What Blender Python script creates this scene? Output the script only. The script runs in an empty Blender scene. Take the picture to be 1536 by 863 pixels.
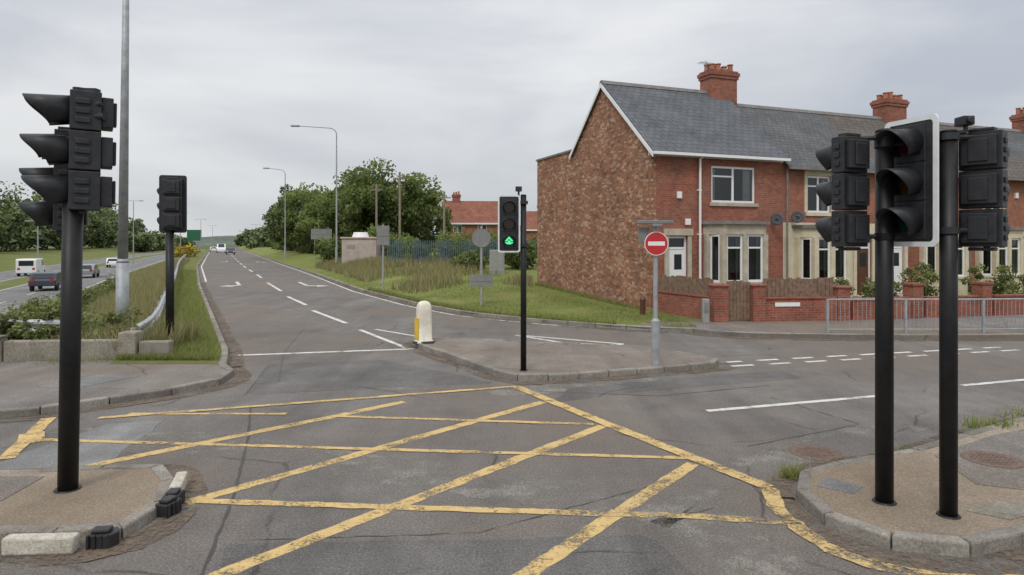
import bpy, math, random
import numpy as np
from mathutils import Vector
random.seed(7); rng=np.random.default_rng(7)
scene=bpy.context.scene
R=math.radians

# ---------------------------------------------------------------- helpers
class B:
    def __init__(s): s.v=[]; s.f=[]
    def add(s,vs,fs):
        o=len(s.v); s.v+= [tuple(p) for p in vs]; s.f+=[tuple(i+o for i in f) for f in fs]; return s
    def box(s,x0,x1,y0,y1,z0,z1):
        return s.add([(x0,y0,z0),(x1,y0,z0),(x1,y1,z0),(x0,y1,z0),(x0,y0,z1),(x1,y0,z1),(x1,y1,z1),(x0,y1,z1)],
          [(3,2,1,0),(4,5,6,7),(0,1,5,4),(1,2,6,5),(2,3,7,6),(3,0,4,7)])
    def cyl(s,p0,p1,r0,r1=None,n=12):
        if r1 is None: r1=r0
        p0=Vector(p0);p1=Vector(p1);d=(p1-p0).normalized()
        a=d.orthogonal().normalized(); b=d.cross(a)
        vs=[]
        for p,r in((p0,r0),(p1,r1)):
            for i in range(n):
                t=2*math.pi*i/n; vs.append(p+a*(math.cos(t)*r)+b*(math.sin(t)*r))
        fs=[(i,(i+1)%n,n+(i+1)%n,n+i) for i in range(n)]
        fs+=[tuple(range(n-1,-1,-1)),tuple(range(n,2*n))]
        return s.add(vs,fs)
    def prism(s,poly,z0,z1):
        n=len(poly); A=sum(poly[i][0]*poly[(i+1)%n][1]-poly[(i+1)%n][0]*poly[i][1] for i in range(n))
        if A<0: poly=poly[::-1]
        vs=[(x,y,z0) for x,y in poly]+[(x,y,z1) for x,y in poly]
        return s.add(vs,[tuple(range(n-1,-1,-1)),tuple(range(n,2*n))]+[(i,(i+1)%n,n+(i+1)%n,n+i) for i in range(n)])
    def xprism(s,poly,x0,x1):   # poly in (y,z), extruded along x
        n=len(poly); A=sum(poly[i][0]*poly[(i+1)%n][1]-poly[(i+1)%n][0]*poly[i][1] for i in range(n))
        if A<0: poly=poly[::-1]
        vs=[(x0,y,z) for y,z in poly]+[(x1,y,z) for y,z in poly]
        return s.add(vs,[tuple(range(n-1,-1,-1)),tuple(range(n,2*n))]+[(i,(i+1)%n,n+(i+1)%n,n+i) for i in range(n)])
    def yprism(s,poly,y0,y1):   # poly in (x,z), extruded along y
        n=len(poly); A=sum(poly[i][0]*poly[(i+1)%n][1]-poly[(i+1)%n][0]*poly[i][1] for i in range(n))
        if A<0: poly=poly[::-1]
        vs=[(x,y0,z) for x,z in poly]+[(x,y1,z) for x,z in poly]
        return s.add(vs,[tuple(range(n)),tuple(range(2*n-1,n-1,-1))]+[(i,n+i,n+(i+1)%n,(i+1)%n) for i in range(n)])
    def done(s,name,mat,parent=None,smooth=False,bevel=0,loc=None,rot=None,segs=2):
        me=bpy.data.meshes.new(name); me.from_pydata(s.v,[],s.f); me.update()
        me.materials.append(mat)
        uv=me.uv_layers.new(name='UVMap').data
        for p in me.polygons:
            n=p.normal
            if abs(n.z)>.97: t=Vector((1,0,0)); b=Vector((0,1,0))
            else:
                t=Vector((0,0,1)).cross(n).normalized(); b=n.cross(t)
            for li in p.loop_indices:
                co=me.vertices[me.loops[li].vertex_index].co
                uv[li].uv=(co.dot(t),co.dot(b))
            p.use_smooth=smooth
        ob=bpy.data.objects.new(name,me); scene.collection.objects.link(ob)
        if parent: ob.parent=parent
        if loc: ob.location=loc
        if rot: ob.rotation_euler=rot
        if bevel:
            m=ob.modifiers.new('bevel','BEVEL'); m.width=bevel; m.segments=segs; m.limit_method='ANGLE'; m.angle_limit=R(40)
        return ob
def root(name,loc=(0,0,0),rz=0,tilt=(0,0),parent=None):
    e=bpy.data.objects.new(name,None); e.empty_display_size=.2; scene.collection.objects.link(e)
    e.location=loc; e.rotation_euler=(tilt[0],tilt[1],R(rz))
    if parent: e.parent=parent
    return e
def npmesh(name,V,F,mat,tone=None,parent=None):
    V=np.asarray(V,dtype=np.float32); F=np.asarray(F,dtype=np.int32); k=F.shape[1]
    me=bpy.data.meshes.new(name)
    me.vertices.add(len(V)); me.vertices.foreach_set('co',V.ravel())
    me.loops.add(F.size); me.loops.foreach_set('vertex_index',F.ravel())
    me.polygons.add(len(F)); me.polygons.foreach_set('loop_start',np.arange(0,F.size,k,dtype=np.int32))
    me.update(calc_edges=True)
    if tone is not None:
        a=me.attributes.new('tone','FLOAT','POINT'); a.data.foreach_set('value',np.asarray(tone,dtype=np.float32))
    me.materials.append(mat)
    ob=bpy.data.objects.new(name,me); scene.collection.objects.link(ob)
    if parent: ob.parent=parent
    return ob
def interp(tab):
    ys=[a for a,_ in tab]; xs=[b for _,b in tab]
    return lambda y: float(np.interp(y,ys,xs))
def smooth01(t): t=max(0,min(1,t)); return t*t*(3-2*t)
def catmull(pts,closed=False,n=6):
    out=[];N=len(pts)
    rngI=range(N) if closed else range(N-1)
    for i in rngI:
        if closed: p0,p1,p2,p3=pts[i-1],pts[i],pts[(i+1)%N],pts[(i+2)%N]
        else: p0,p1,p2,p3=pts[max(i-1,0)],pts[i],pts[i+1],pts[min(i+2,N-1)]
        for k in range(n):
            t=k/n
            out.append(tuple(.5*((2*p1[j])+(-p0[j]+p2[j])*t+(2*p0[j]-5*p1[j]+4*p2[j]-p3[j])*t*t+(-p0[j]+3*p1[j]-3*p2[j]+p3[j])*t**3) for j in (0,1)))
    if not closed: out.append(tuple(pts[-1][:2]))
    return out
def resample(pts,step,closed=False):
    P=[Vector(p) for p in pts]
    if closed: P.append(P[0])
    L=[0]
    for i in range(1,len(P)): L.append(L[-1]+(P[i]-P[i-1]).length)
    n=max(1,round(L[-1]/step)); out=[]
    for k in range(n+(0 if closed else 1)):
        t=L[-1]*k/n
        out.append((float(np.interp(t,L,[p.x for p in P])),float(np.interp(t,L,[p.y for p in P]))))
    return out
def offs(pts,d,closed=False):
    n=len(pts); out=[]
    for i in range(n):
        a=Vector(pts[i-1]) if (closed or i>0) else Vector(pts[0]); c=Vector(pts[(i+1)%n]) if (closed or i<n-1) else Vector(pts[-1])
        b=Vector(pts[i])
        t1=(b-a); t2=(c-b)
        t1=t1.normalized() if t1.length>1e-6 else t2.normalized(); t2=t2.normalized() if t2.length>1e-6 else t1
        n1=Vector((-t1.y,t1.x)); n2=Vector((-t2.y,t2.x)); m=(n1+n2).normalized(); k=max(.5,m.dot(n1))
        out.append((b.x+m.x*d/k,b.y+m.y*d/k))
    return out
def ccw(p):
    A=sum(p[i][0]*p[(i+1)%len(p)][1]-p[(i+1)%len(p)][0]*p[i][1] for i in range(len(p)))
    return p if A>0 else p[::-1]

# ---------------------------------------------------------------- materials
def newmat(name,col=(.5,.5,.5),rough=.7,metal=0,spec=.5):
    m=bpy.data.materials.new(name); m.use_nodes=True
    b=m.node_tree.nodes['Principled BSDF']
    b.inputs['Base Color'].default_value=(*col,1); b.inputs['Roughness'].default_value=rough; b.inputs['Metallic'].default_value=metal
    b.inputs['Specular IOR Level'].default_value=spec
    return m,m.node_tree,b
def coord(nt,kind='Object',scale=None):
    c=nt.nodes.new('ShaderNodeTexCoord').outputs[kind]
    if scale:
        mp=nt.nodes.new('ShaderNodeMapping'); mp.inputs['Scale'].default_value=scale; nt.links.new(c,mp.inputs['Vector']); c=mp.outputs[0]
    return c
def noise(nt,scale,detail=4,rough=.6,c=None,dist=0):
    n=nt.nodes.new('ShaderNodeTexNoise'); n.inputs['Scale'].default_value=scale; n.inputs['Detail'].default_value=detail
    n.inputs['Roughness'].default_value=rough; n.inputs['Distortion'].default_value=dist
    nt.links.new(c if c else coord(nt),n.inputs['Vector']); return n.outputs['Fac']
def ramp(nt,fac,stops):
    r=nt.nodes.new('ShaderNodeValToRGB'); e=r.color_ramp.elements
    while len(e)<len(stops): e.new(.5)
    for i,(p,c) in enumerate(stops):
        e[i].position=p; e[i].color=(*(c if isinstance(c,(tuple,list)) else (c,c,c)),1)
    nt.links.new(fac,r.inputs[0]); return r.outputs[0]
def mix(nt,fac,a,b,mode='MIX'):
    m=nt.nodes.new('ShaderNodeMix'); m.data_type='RGBA'; m.blend_type=mode
    for s,i in((fac,0),(a,6),(b,7)):
        if isinstance(s,(int,float)): m.inputs[i].default_value=s
        elif isinstance(s,tuple): m.inputs[i].default_value=(*s,1)
        else: nt.links.new(s,m.inputs[i])
    return m.outputs[2]
def bump(nt,b,h,strength=.3,dist=.02):
    n=nt.nodes.new('ShaderNodeBump'); n.inputs['Strength'].default_value=strength; n.inputs['Distance'].default_value=dist
    nt.links.new(h,n.inputs['Height']); nt.links.new(n.outputs[0],b.inputs['Normal'])
def m_simple(name,col,rough=.6,metal=0,var=.15,scale=4,bmp=0,spec=.5):
    m,nt,b=newmat(name,col,rough,metal,spec)
    f=noise(nt,scale,5,.65)
    c=ramp(nt,f,[(.3,tuple(x*(1-var) for x in col)),(.7,tuple(min(1,x*(1+var)) for x in col))])
    nt.links.new(c,b.inputs['Base Color'])
    if bmp: bump(nt,b,noise(nt,scale*12,3),bmp,.01)
    return m
def m_weather(name,col,dirt,scale=1.6,rough=.92):
    m,nt,b=newmat(name,col,rough,0,.25)
    g=nt.nodes.new('ShaderNodeNewGeometry')
    c=mix(nt,ramp(nt,noise(nt,scale,8,.75),[(.42,0),(.66,.85)]),col,dirt)
    c=mix(nt,1,c,ramp(nt,g.outputs['Random Per Island'],[(0,.72),(1,1.15)]),'MULTIPLY')
    c=mix(nt,1,c,ramp(nt,noise(nt,40,4,.8),[(.3,.6),(.68,1.35)]),'MULTIPLY')
    nt.links.new(c,b.inputs['Base Color']); bump(nt,b,noise(nt,30,4,.8),.6,.015)
    return m
def m_asphalt(name,c1,c2,tint=None,sp=1.0,crack=True):
    m,nt,b=newmat(name,c1,.88,0,.3)
    big=noise(nt,.28,5,.6,dist=.4)
    c=ramp(nt,big,[(.32,c1),(.68,c2)])
    st=noise(nt,1.3,8,.78); c=mix(nt,1,c,ramp(nt,st,[(.28,.66),(.42,.9),(.52,1.0),(.72,1.3)]),'MULTIPLY')
    tr=noise(nt,.6,4,.6,coord(nt,'Object',(2.2,.25,1))); c=mix(nt,.9,c,ramp(nt,tr,[(.35,.8),(.65,1.16)]),'MULTIPLY')
    if tint: c=mix(nt,ramp(nt,noise(nt,.16,4),[(.42,0),(.6,.75)]),c,tint)
    fine=noise(nt,48,5,.85); c=mix(nt,1,c,ramp(nt,fine,[(.3,1-.62*sp),(.5,1.0),(.68,1+1.0*sp)]),'MULTIPLY')
    if crack:
        v=nt.nodes.new('ShaderNodeTexVoronoi'); v.feature='DISTANCE_TO_EDGE'; v.inputs['Scale'].default_value=.42
        dn=nt.nodes.new('ShaderNodeTexNoise'); dn.inputs['Scale'].default_value=1.3; dn.inputs['Detail'].default_value=5
        nt.links.new(coord(nt),dn.inputs['Vector'])
        nt.links.new(mix(nt,.25,coord(nt),dn.outputs['Color']),v.inputs['Vector'])
        ck=ramp(nt,v.outputs['Distance'],[(0,.45),(.008,1.0)])
        gate=ramp(nt,noise(nt,.5,2),[(.5,0),(.58,1)])
        c=mix(nt,gate,c,mix(nt,1,c,ck,'MULTIPLY'))
    nt.links.new(c,b.inputs['Base Color']); bump(nt,b,fine,.6,.012)
    return m
def m_paint(name,col,wear=.5,dirt=.45,s1=2.2,s2=32):
    m,nt,b=newmat(name,col,.8,0,.25)
    n1=noise(nt,s1,6,.75); n2=noise(nt,s2,5,.8)
    c=mix(nt,ramp(nt,noise(nt,7,6,.75),[(.35,dirt),(.68,0)]),col,tuple(x*.4+.04 for x in col))
    nt.links.new(c,b.inputs['Base Color'])
    ad=nt.nodes.new('ShaderNodeMath'); ad.operation='ADD'
    mm=nt.nodes.new('ShaderNodeMath'); mm.operation='MULTIPLY'; mm.inputs[1].default_value=.75
    nt.links.new(n2,mm.inputs[0]); nt.links.new(n1,ad.inputs[0]); nt.links.new(mm.outputs[0],ad.inputs[1])
    th=.62+wear*.34
    al=ramp(nt,ad.outputs[0],[(max(0,th-.09),0),(min(1,th+.08),1)])
    nt.links.new(al,b.inputs['Alpha'])
    return m
def m_brick(name,c1,c2,mortar,bw=.225,bh=.075,ms=.012,mott=None,rough=.9,mf=.8):
    m,nt,b=newmat(name,c1,rough,0,.25)
    t=nt.nodes.new('ShaderNodeTexBrick'); nt.links.new(coord(nt,'UV'),t.inputs['Vector'])
    for k,v in(('Scale',1),('Brick Width',bw),('Row Height',bh),('Mortar Size',ms),('Mortar Smooth',.2),('Bias',0)): t.inputs[k].default_value=v
    t.inputs['Color1'].default_value=(*c1,1); t.inputs['Color2'].default_value=(*c2,1); t.inputs['Mortar'].default_value=(*mortar,1)
    c=t.outputs['Color']
    if mott:
        v=nt.nodes.new('ShaderNodeTexVoronoi'); v.inputs['Scale'].default_value=1
        nt.links.new(coord(nt,'UV',(5.2,11.5,1)),v.inputs['Vector'])
        sx=nt.nodes.new('ShaderNodeSeparateColor'); nt.links.new(v.outputs['Color'],sx.inputs[0])
        cm=ramp(nt,sx.outputs[0],mott); c=mix(nt,mf,c,cm)
        c=mix(nt,1,c,ramp(nt,noise(nt,16,5,.8,coord(nt,'UV')),[(.32,.6),(.6,1.15)]),'MULTIPLY')
    c=mix(nt,.9,c,ramp(nt,noise(nt,.9,6,.7),[(.3,.68),(.7,1.22)]),'MULTIPLY')
    c=mix(nt,.9,c,ramp(nt,noise(nt,6,5,.75),[(.3,.74),(.7,1.22)]),'MULTIPLY')
    nt.links.new(c,b.inputs['Base Color'])
    bump(nt,b,t.outputs['Fac'],-.4,.01)
    return m
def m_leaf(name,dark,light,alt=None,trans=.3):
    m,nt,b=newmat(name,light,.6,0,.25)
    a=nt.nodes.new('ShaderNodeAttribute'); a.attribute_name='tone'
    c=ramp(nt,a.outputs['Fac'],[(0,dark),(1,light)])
    g=nt.nodes.new('ShaderNodeNewGeometry')
    if alt: c=mix(nt,ramp(nt,g.outputs['Random Per Island'],[(.6,0),(1,.9)]),c,alt)
    nt.links.new(c,b.inputs['Base Color'])
    if trans:
        tr=nt.nodes.new('ShaderNodeBsdfTranslucent'); nt.links.new(c,tr.inputs[0])
        ms=nt.nodes.new('ShaderNodeMixShader'); ms.inputs[0].default_value=trans
        out=nt.nodes['Material Output']
        nt.links.new(b.outputs[0],ms.inputs[1]); nt.links.new(tr.outputs[0],ms.inputs[2]); nt.links.new(ms.outputs[0],out.inputs[0])
    return m
def m_ground(name,stops,scale=.5,b2=25,alt=None):
    m,nt,b=newmat(name,(.1,.1,.05),.95,0,.1)
    c=ramp(nt,noise(nt,scale,7,.7),stops)
    if alt: c=mix(nt,ramp(nt,noise(nt,scale*2.3,6,.75),[(.5,0),(.66,.8)]),c,alt)
    c=mix(nt,1,c,ramp(nt,noise(nt,b2,4,.8),[(.3,.6),(.7,1.35)]),'MULTIPLY')
    nt.links.new(c,b.inputs['Base Color']); bump(nt,b,noise(nt,b2,4,.8),.8,.05)
    return m
M={}
M['asph']=m_asphalt('asphalt',(.128,.119,.110),(.172,.162,.15),(.162,.133,.11))
M['asph2']=m_asphalt('asphalt_carriageway',(.15,.15,.148),(.19,.188,.185),crack=False)
M['patch']=m_asphalt('asphalt_patch',(.175,.175,.172),(.21,.21,.205),crack=False,sp=.7)
M['patchd']=m_asphalt('asphalt_dark_patch',(.112,.106,.10),(.14,.133,.126),sp=.9)
M['foot']=m_asphalt('footway_asphalt',(.145,.133,.123),(.20,.185,.168),(.18,.145,.11))
M['isl']=m_asphalt('island_concrete',(.24,.20,.155),(.35,.295,.225),(.20,.15,.10),sp=.7)
M['isl2']=m_asphalt('island_paving',(.185,.16,.138),(.245,.215,.185),(.17,.135,.105),sp=.7)
M['seam']=m_simple('bitumen_seam',(.045,.043,.04),.6)
M['yel']=m_paint('yellow_paint',(.66,.47,.20),.545)
M['yelw']=m_paint('worn_yellow_paint',(.62,.45,.20),.71)
M['whi']=m_paint('white_road_paint',(.70,.69,.65),.42)
M['dirt']=m_paint('kerb_grit',(.18,.135,.095),.76,.6,1.2,20)
M['lgrit']=m_paint('pale_grit',(.27,.25,.22),.86,.4,.7,45)
M['kerb']=m_weather('kerb_concrete',(.29,.27,.235),(.15,.13,.11))
M['kwhite']=m_weather('white_kerb_paint',(.66,.62,.53),(.36,.32,.25),4)
M['rub']=m_simple('black_rubber',(.02,.02,.022),.5,var=.3)
M['conc']=m_weather('concrete',(.29,.265,.22),(.12,.11,.08),1.1)
M['blk']=m_simple('black_coated_metal',(.011,.011,.012),.48,var=.5,scale=6,spec=.35)
M['blkp']=m_simple('black_plastic',(.024,.025,.028),.5,var=.4,scale=12,spec=.4)
M['bord']=m_simple('white_border_film',(.72,.73,.74),.45,var=.08,scale=9)
M['galv']=m_simple('galvanised_steel',(.36,.38,.39),.55,.35,var=.25,scale=5)
M['signback']=m_simple('sign_back_grey',(.22,.22,.215),.6,.2,var=.2)
M['armco']=m_simple('barrier_steel',(.52,.54,.56),.5,.2,var=.25)
M['brick']=m_brick('red_brick',(.35,.122,.076),(.25,.085,.056),(.27,.18,.14),ms=.009)
M['brick2']=m_brick('red_brick_orange',(.37,.14,.085),(.29,.105,.065),(.29,.2,.16),ms=.009)
M['brickw']=m_brick('garden_wall_brick',(.31,.10,.065),(.23,.07,.048),(.25,.17,.13),ms=.009)
M['gable']=m_brick('rough_gable_brick',(.35,.18,.115),(.26,.125,.08),(.24,.17,.13),mott=[(0,(.18,.085,.05)),(.3,(.36,.17,.10)),(.6,(.30,.135,.085)),(.82,(.43,.27,.18)),(1,(.54,.40,.29))],mf=.72)
M['slate']=m_brick('grey_roof_tiles',(.130,.138,.152),(.110,.117,.130),(.066,.07,.076),bw=.33,bh=.27,ms=.018,rough=.75)
M['slate2']=m_brick('old_slate',(.125,.128,.132),(.10,.103,.108),(.06,.06,.063),bw=.25,bh=.22,ms=.016,rough=.75)
M['slate3']=m_brick('brown_roof_tiles',(.14,.123,.106),(.115,.10,.09),(.06,.055,.05),bw=.33,bh=.27,ms=.018,rough=.85)
M['rtile']=m_brick('red_roof_tiles',(.30,.13,.085),(.25,.10,.07),(.14,.06,.045),bw=.3,bh=.3,ms=.02)
M['chim']=m_brick('chimney_brick',(.36,.13,.08),(.28,.09,.06),(.2,.13,.1))
M['pot']=m_simple('terracotta_pot',(.36,.15,.09),.85,var=.35)
M['cream']=m_simple('cream_painted_stone',(.60,.53,.39),.8,var=.15,scale=3)
M['stone']=m_simple('sandstone',(.44,.39,.31),.9,var=.25,scale=3,bmp=.2)
M['upvc']=m_simple('white_upvc',(.78,.79,.79),.35,var=.03)
M['curt']=m_simple('curtain_cloth',(.62,.60,.57),.9,var=.1,scale=6)
M['lead']=m_simple('flat_roof_lead',(.20,.19,.185),.7,var=.25,scale=3)
M['dbrown']=m_simple('brown_door_paint',(.10,.035,.02),.45)
M['wood']=m_simple('weathered_timber',(.19,.125,.085),.85,var=.45,scale=7,bmp=.3)
M['pole']=m_simple('timber_pole',(.24,.20,.16),.9,var=.25)
M['dish']=m_simple('dish_grey',(.10,.10,.11),.55)
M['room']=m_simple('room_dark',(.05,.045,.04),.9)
M['bark']=m_simple('bark',(.09,.07,.05),.95,var=.4,scale=4,bmp=.5)
M['red']=m_simple('sign_red',(.50,.025,.03),.4,var=.08)
M['white']=m_simple('white_enamel',(.78,.78,.76),.4,var=.08,scale=7)
M['yellow']=m_simple('yellow_panel',(.72,.48,.04),.45)
M['bollard']=m_simple('bollard_plastic',(.68,.64,.53),.4,var=.16,scale=6)
M['green']=m_simple('sign_green',(.02,.12,.06),.5)
M['teal']=m_simple('palisade_paint',(.075,.115,.125),.6,var=.25)
M['kiosk']=m_simple('kiosk_cladding',(.42,.35,.31),.8,var=.15,scale=2)
M['grey']=m_simple('cabinet_grey',(.28,.29,.28),.6,var=.15)
M['iron']=m_simple('cast_iron_cover',(.15,.10,.075),.7,var=.35,scale=14,bmp=.6)
M['tyre']=m_simple('tyre',(.02,.02,.02),.8)
M['cwhite']=m_simple('white_car_paint',(.75,.76,.77),.25,var=.02)
M['cblue']=m_simple('dark_blue_car_paint',(.04,.05,.075),.25,.3,var=.02)
M['cgrey']=m_simple('silver_car_paint',(.26,.28,.30),.25,.4,var=.02)
M['tail']=m_simple('tail_lamp',(.4,.02,.02),.3)
M['lens_r']=m_simple('red_lens',(.05,.008,.008),.15,var=.1)
M['lens_a']=m_simple('amber_lens',(.05,.025,.006),.15,var=.1)
M['lens_g']=m_simple('green_lens',(.008,.035,.028),.15,var=.1)
m,nt,b=newmat('lit_green',(.02,.5,.2)); b.inputs['Emission Color'].default_value=(.12,1,.42,1); b.inputs['Emission Strength'].default_value=.9; M['lit']=m
m=bpy.data.materials.new('window_glass'); m.use_nodes=True; nt=m.node_tree; nt.nodes.clear()
o=nt.nodes.new('ShaderNodeOutputMaterial'); g=nt.nodes.new('ShaderNodeBsdfGlossy'); g.inputs['Roughness'].default_value=.03; g.inputs[0].default_value=(.8,.85,.9,1)
t=nt.nodes.new('ShaderNodeBsdfTransparent'); t.inputs[0].default_value=(.75,.8,.8,1); fr=nt.nodes.new('ShaderNodeFresnel'); fr.inputs[0].default_value=1.7
ms=nt.nodes.new('ShaderNodeMixShader'); nt.links.new(fr.outputs[0],ms.inputs[0]); nt.links.new(t.outputs[0],ms.inputs[1]); nt.links.new(g.outputs[0],ms.inputs[2]); nt.links.new(ms.outputs[0],o.inputs[0]); M['glass']=m
M['cglass']=m_simple('car_glass',(.02,.025,.03),.08,var=.1)
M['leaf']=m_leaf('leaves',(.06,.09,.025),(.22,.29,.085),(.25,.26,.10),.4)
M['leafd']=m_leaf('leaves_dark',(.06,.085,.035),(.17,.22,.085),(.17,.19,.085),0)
M['bramble']=m_leaf('bramble_leaves',(.06,.09,.025),(.23,.28,.09),(.27,.22,.12),.3)
M['grassb']=m_leaf('grass_blades',(.14,.18,.045),(.27,.32,.085),(.38,.34,.17),.4)
M['dryb']=m_leaf('dry_grass_blades',(.20,.19,.08),(.44,.38,.21),(.18,.22,.07),.4)
M['gorse']=m_leaf('gorse_flowers',(.2,.16,.02),(.6,.45,.03),None,0)
M['lawn']=m_ground('lawn_grass',[(.3,(.135,.17,.045)),(.5,(.185,.22,.06)),(.72,(.245,.255,.09))],.5,alt=(.27,.235,.115))
M['field']=m_ground('rough_grass',[(.3,(.12,.15,.045)),(.6,(.18,.19,.07)),(.8,(.27,.23,.12))],.3)
M['fard']=m_ground('far_fields',[(.35,(.08,.11,.04)),(.65,(.12,.14,.07))],.01,.2)
M['hill']=m_ground('hazed_hill_woodland',[(.35,(.095,.12,.10)),(.65,(.14,.165,.13))],.012,.05)  # woodland green greyed so the colour itself carries distance haze

# ---------------------------------------------------------------- terrain and roads
xr=interp([(18.5,5.2),(18.9,4.0),(19.5,2.8),(20.3,1.67),(21.6,0),(23.1,-1.57),(26.9,-3.98),(34.7,-7.9),(52,-15.2),(83,-28.8),(147,-56.5),(250,-101),(400,-165)])
xl=interp([(12,-5.35),(13,-5.6),(14.7,-6.25),(21.7,-9.7),(38.5,-18),(71,-33.5),(109,-50.5),(192,-87.5),(250,-111.5),(400,-175)])
def hR(x,y):
    d=x-xr(y); s=smooth01(d/5)
    h=.10+.42*smooth01((y-21.5)/13)*s+.5*smooth01((y-36)/12)*s
    if d>1.5 and y>23: h+=.05*math.sin(x*1.3+y*.7)*smooth01((d-1.5)/3)
    return h
def hL(d,y):
    z=.11 if d<2.2 else .11-1.35*smooth01((d-2.2)/6.0)
    if d>26: z+=1.6*smooth01((d-26)/20)
    return z
ys=list(np.concatenate([np.arange(18.5,40,.5),np.arange(40,100,2.),np.arange(100,401,10.)]))
ds=[0,.5,1,1.6,2.4,3.4,4.6,6,8,10,13,17,22,30,45,70,120,250]
V=[];F=[]
for y in ys:
    for d in ds: V.append((xr(y)+d,y,hR(xr(y)+d,y)))
n=len(ds)
for i in range(len(ys)-1):
    for j in range(n-1): F.append((i*n+j,i*n+j+1,(i+1)*n+j+1,(i+1)*n+j))
b=B(); b.add(V,F); b.done('grass_verge',M['lawn'],smooth=True)
ysl=list(np.concatenate([np.arange(13.2,40,.6),np.arange(40,100,3.),np.arange(100,401,10.)]))
dl=[0,.6,1.2,2.2,3,4,5,6,7,8.2,16,18.5,26,30,36,46,60,100,200,300]
V=[];F=[];n=len(dl)
for y in ysl:
    for d in dl: V.append((xl(y)-d,y,hL(d,y)+(.05*math.sin(y*1.1+d*2) if 2.2<d<8 else 0)))
for i in range(len(ysl)-1):
    for j in range(n-1): F.append((i*n+j,(i+1)*n+j,(i+1)*n+j+1,i*n+j+1))
b=B(); b.add(V,F); b.done('grass_embankment',M['field'],smooth=True)
b=B().box(-3500,3500,-300,4500,-2.5,-1.9); b.done('ground',M['fard'])
V=[(-60,-20,0),(60,-20,0),(60,13,0),(-60,13,0)];F=[(0,1,2,3)]
rows=[13,14,15,16,17,18,18.49]
def strip_rows(rows,L,Rr,z=0):
    V=[];F=[]
    for y in rows: V+= [(L(y),y,z),(Rr(y),y,z)]
    for i in range(len(rows)-1): F.append((2*i,2*i+1,2*i+3,2*i+2))
    return V,F
b=B(); b.add(V,F)
v,f=strip_rows(rows,lambda y:xl(y)-.1,lambda y:60); b.add(v,f)
v,f=strip_rows(ys,lambda y:xl(y)-.1,lambda y:xr(y)+.1); b.add(v,f)
b.done('road',M['asph'])
for a,c in((8.8,15.8),(18.8,25.8)):
    v,f=strip_rows(ysl,lambda y:xl(y)-c,lambda y:xl(y)-a,-1.235); B().add(v,f).done('dual_carriageway',M['asph2'])
lb=B()
for a in (9.2,15.5,19.2,25.4):
    v,f=strip_rows(ysl,lambda y:xl(y)-a-.15,lambda y:xl(y)-a,-1.22); lb.add(v,f)
for a in (12.3,22.3):
    y=16
    while y<300:
        v,f=strip_rows([y,y+2.5],lambda y:xl(y)-a-.12,lambda y:xl(y)-a,-1.22); lb.add(v,f); y+=8
lb.done('carriageway_markings',M['whi'])

def kerb(name,pts,w=.14,z0=-.05,z1=.125,closed=False,mat='kerb',step=.9,gap=.014):
    p=resample(pts,step,closed); q=offs(p,w,closed); b=B(); n=len(p)
    for i in range(n if closed else n-1):
        j=(i+1)%n; a,c=Vector(p[i]),Vector(p[j]); e,g=Vector(q[i]),Vector(q[j])
        k=gap/max(.1,(c-a).length)/2; a2=a.lerp(c,k);c2=c.lerp(a,k);e2=e.lerp(g,k);g2=g.lerp(e,k)
        zz=z1+random.uniform(-.010,.006)
        b.prism([tuple(a2),tuple(c2),tuple(g2),tuple(e2)],z0,zz)
    return b.done(name,M[mat],bevel=.02)
yy=[13.3]+[y for y in np.arange(14,60,1.)]+[y for y in np.arange(60,300,5.)]
kerb('kerb',[(xl(y)+.02,y) for y in yy],step=.95)
yy2=[y for y in np.arange(18.55,60,.6)]+[y for y in np.arange(60,300,5.)]
kerb('kerb',[(xr(y),y) for y in yy2][::-1],step=.95)
fk=catmull([(5.0,18.62),(5.7,18.0),(6.7,17.62),(9.5,17.35),(13,17.4),(20,18.2),(34,21.5),(60,29)],n=5)
kerb('kerb',fk)
back=[(60,34),(30,26.5),(16,22.3),(10.5,21),(6,20.6),(5.2,20.5),(3.8,19.9),(3.9,19.2)]
B().prism(fk+back,-.03,.112).done('footway',M['foot'])
lk=catmull([(-40,1),(-20,5.6),(-12,8.1),(-7.3,9.5),(-6.25,10.3),(-5.45,11.1),(-5.1,11.9),(-5.3,12.7),(-5.75,13.35)],n=5)
kerb('kerb',lk,z1=.12)
B().prism(offs(lk,.1)+[(-6.2,13.55),(-7.3,13.75),(-13,13.2),(-40,10)],-.03,.106).done('footway',M['foot'])
B().prism([(-7.9,11.1),(-7.2,11.0),(-6.7,12.0),(-7.5,12.1)],.09,.111).done('footway_patch',M['patch'])
def island(name,outline,mat,z=.12,smooth_n=5,kmat='kerb'):
    p=ccw(catmull(outline,True,smooth_n)) if smooth_n else ccw(outline)
    r=root(name)
    k=kerb('kerb',p,w=.13,z1=z,closed=True,mat=kmat,step=.6 if smooth_n else .9); k.parent=r
    s=B().prism(offs(resample(p,.3,True),.10,True),-.02,z-.010).done('paving',M[mat],r)
    return r
isl_c=[(-2.37,16.2),(-1.75,15.0),(-1.08,13.9),(-.25,12.45),(0.05,12.12),(.35,12.02),(1.7,12.4),(3.9,13.25),(4.3,13.6),(3.95,14.4),(3.0,15.5),(.5,16.2),(-1.7,16.9),(-2.3,16.9)]
island('traffic_island',isl_c,'isl2',smooth_n=4)
isl_r=[(2.77,6.5),(2.72,6.1),(2.85,5.68),(3.15,5.38),(3.6,5.28),(4.3,5.52),(5.6,6.0),(8,6.7),(16,8.6),(18,12.4),(12,10.8),(9,9.9),(7,9.15),(6.0,8.6),(4.7,7.8),(3.9,7.48),(3.15,7.1),(2.88,6.85)]
island('corner_footway',isl_r,'isl')
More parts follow.
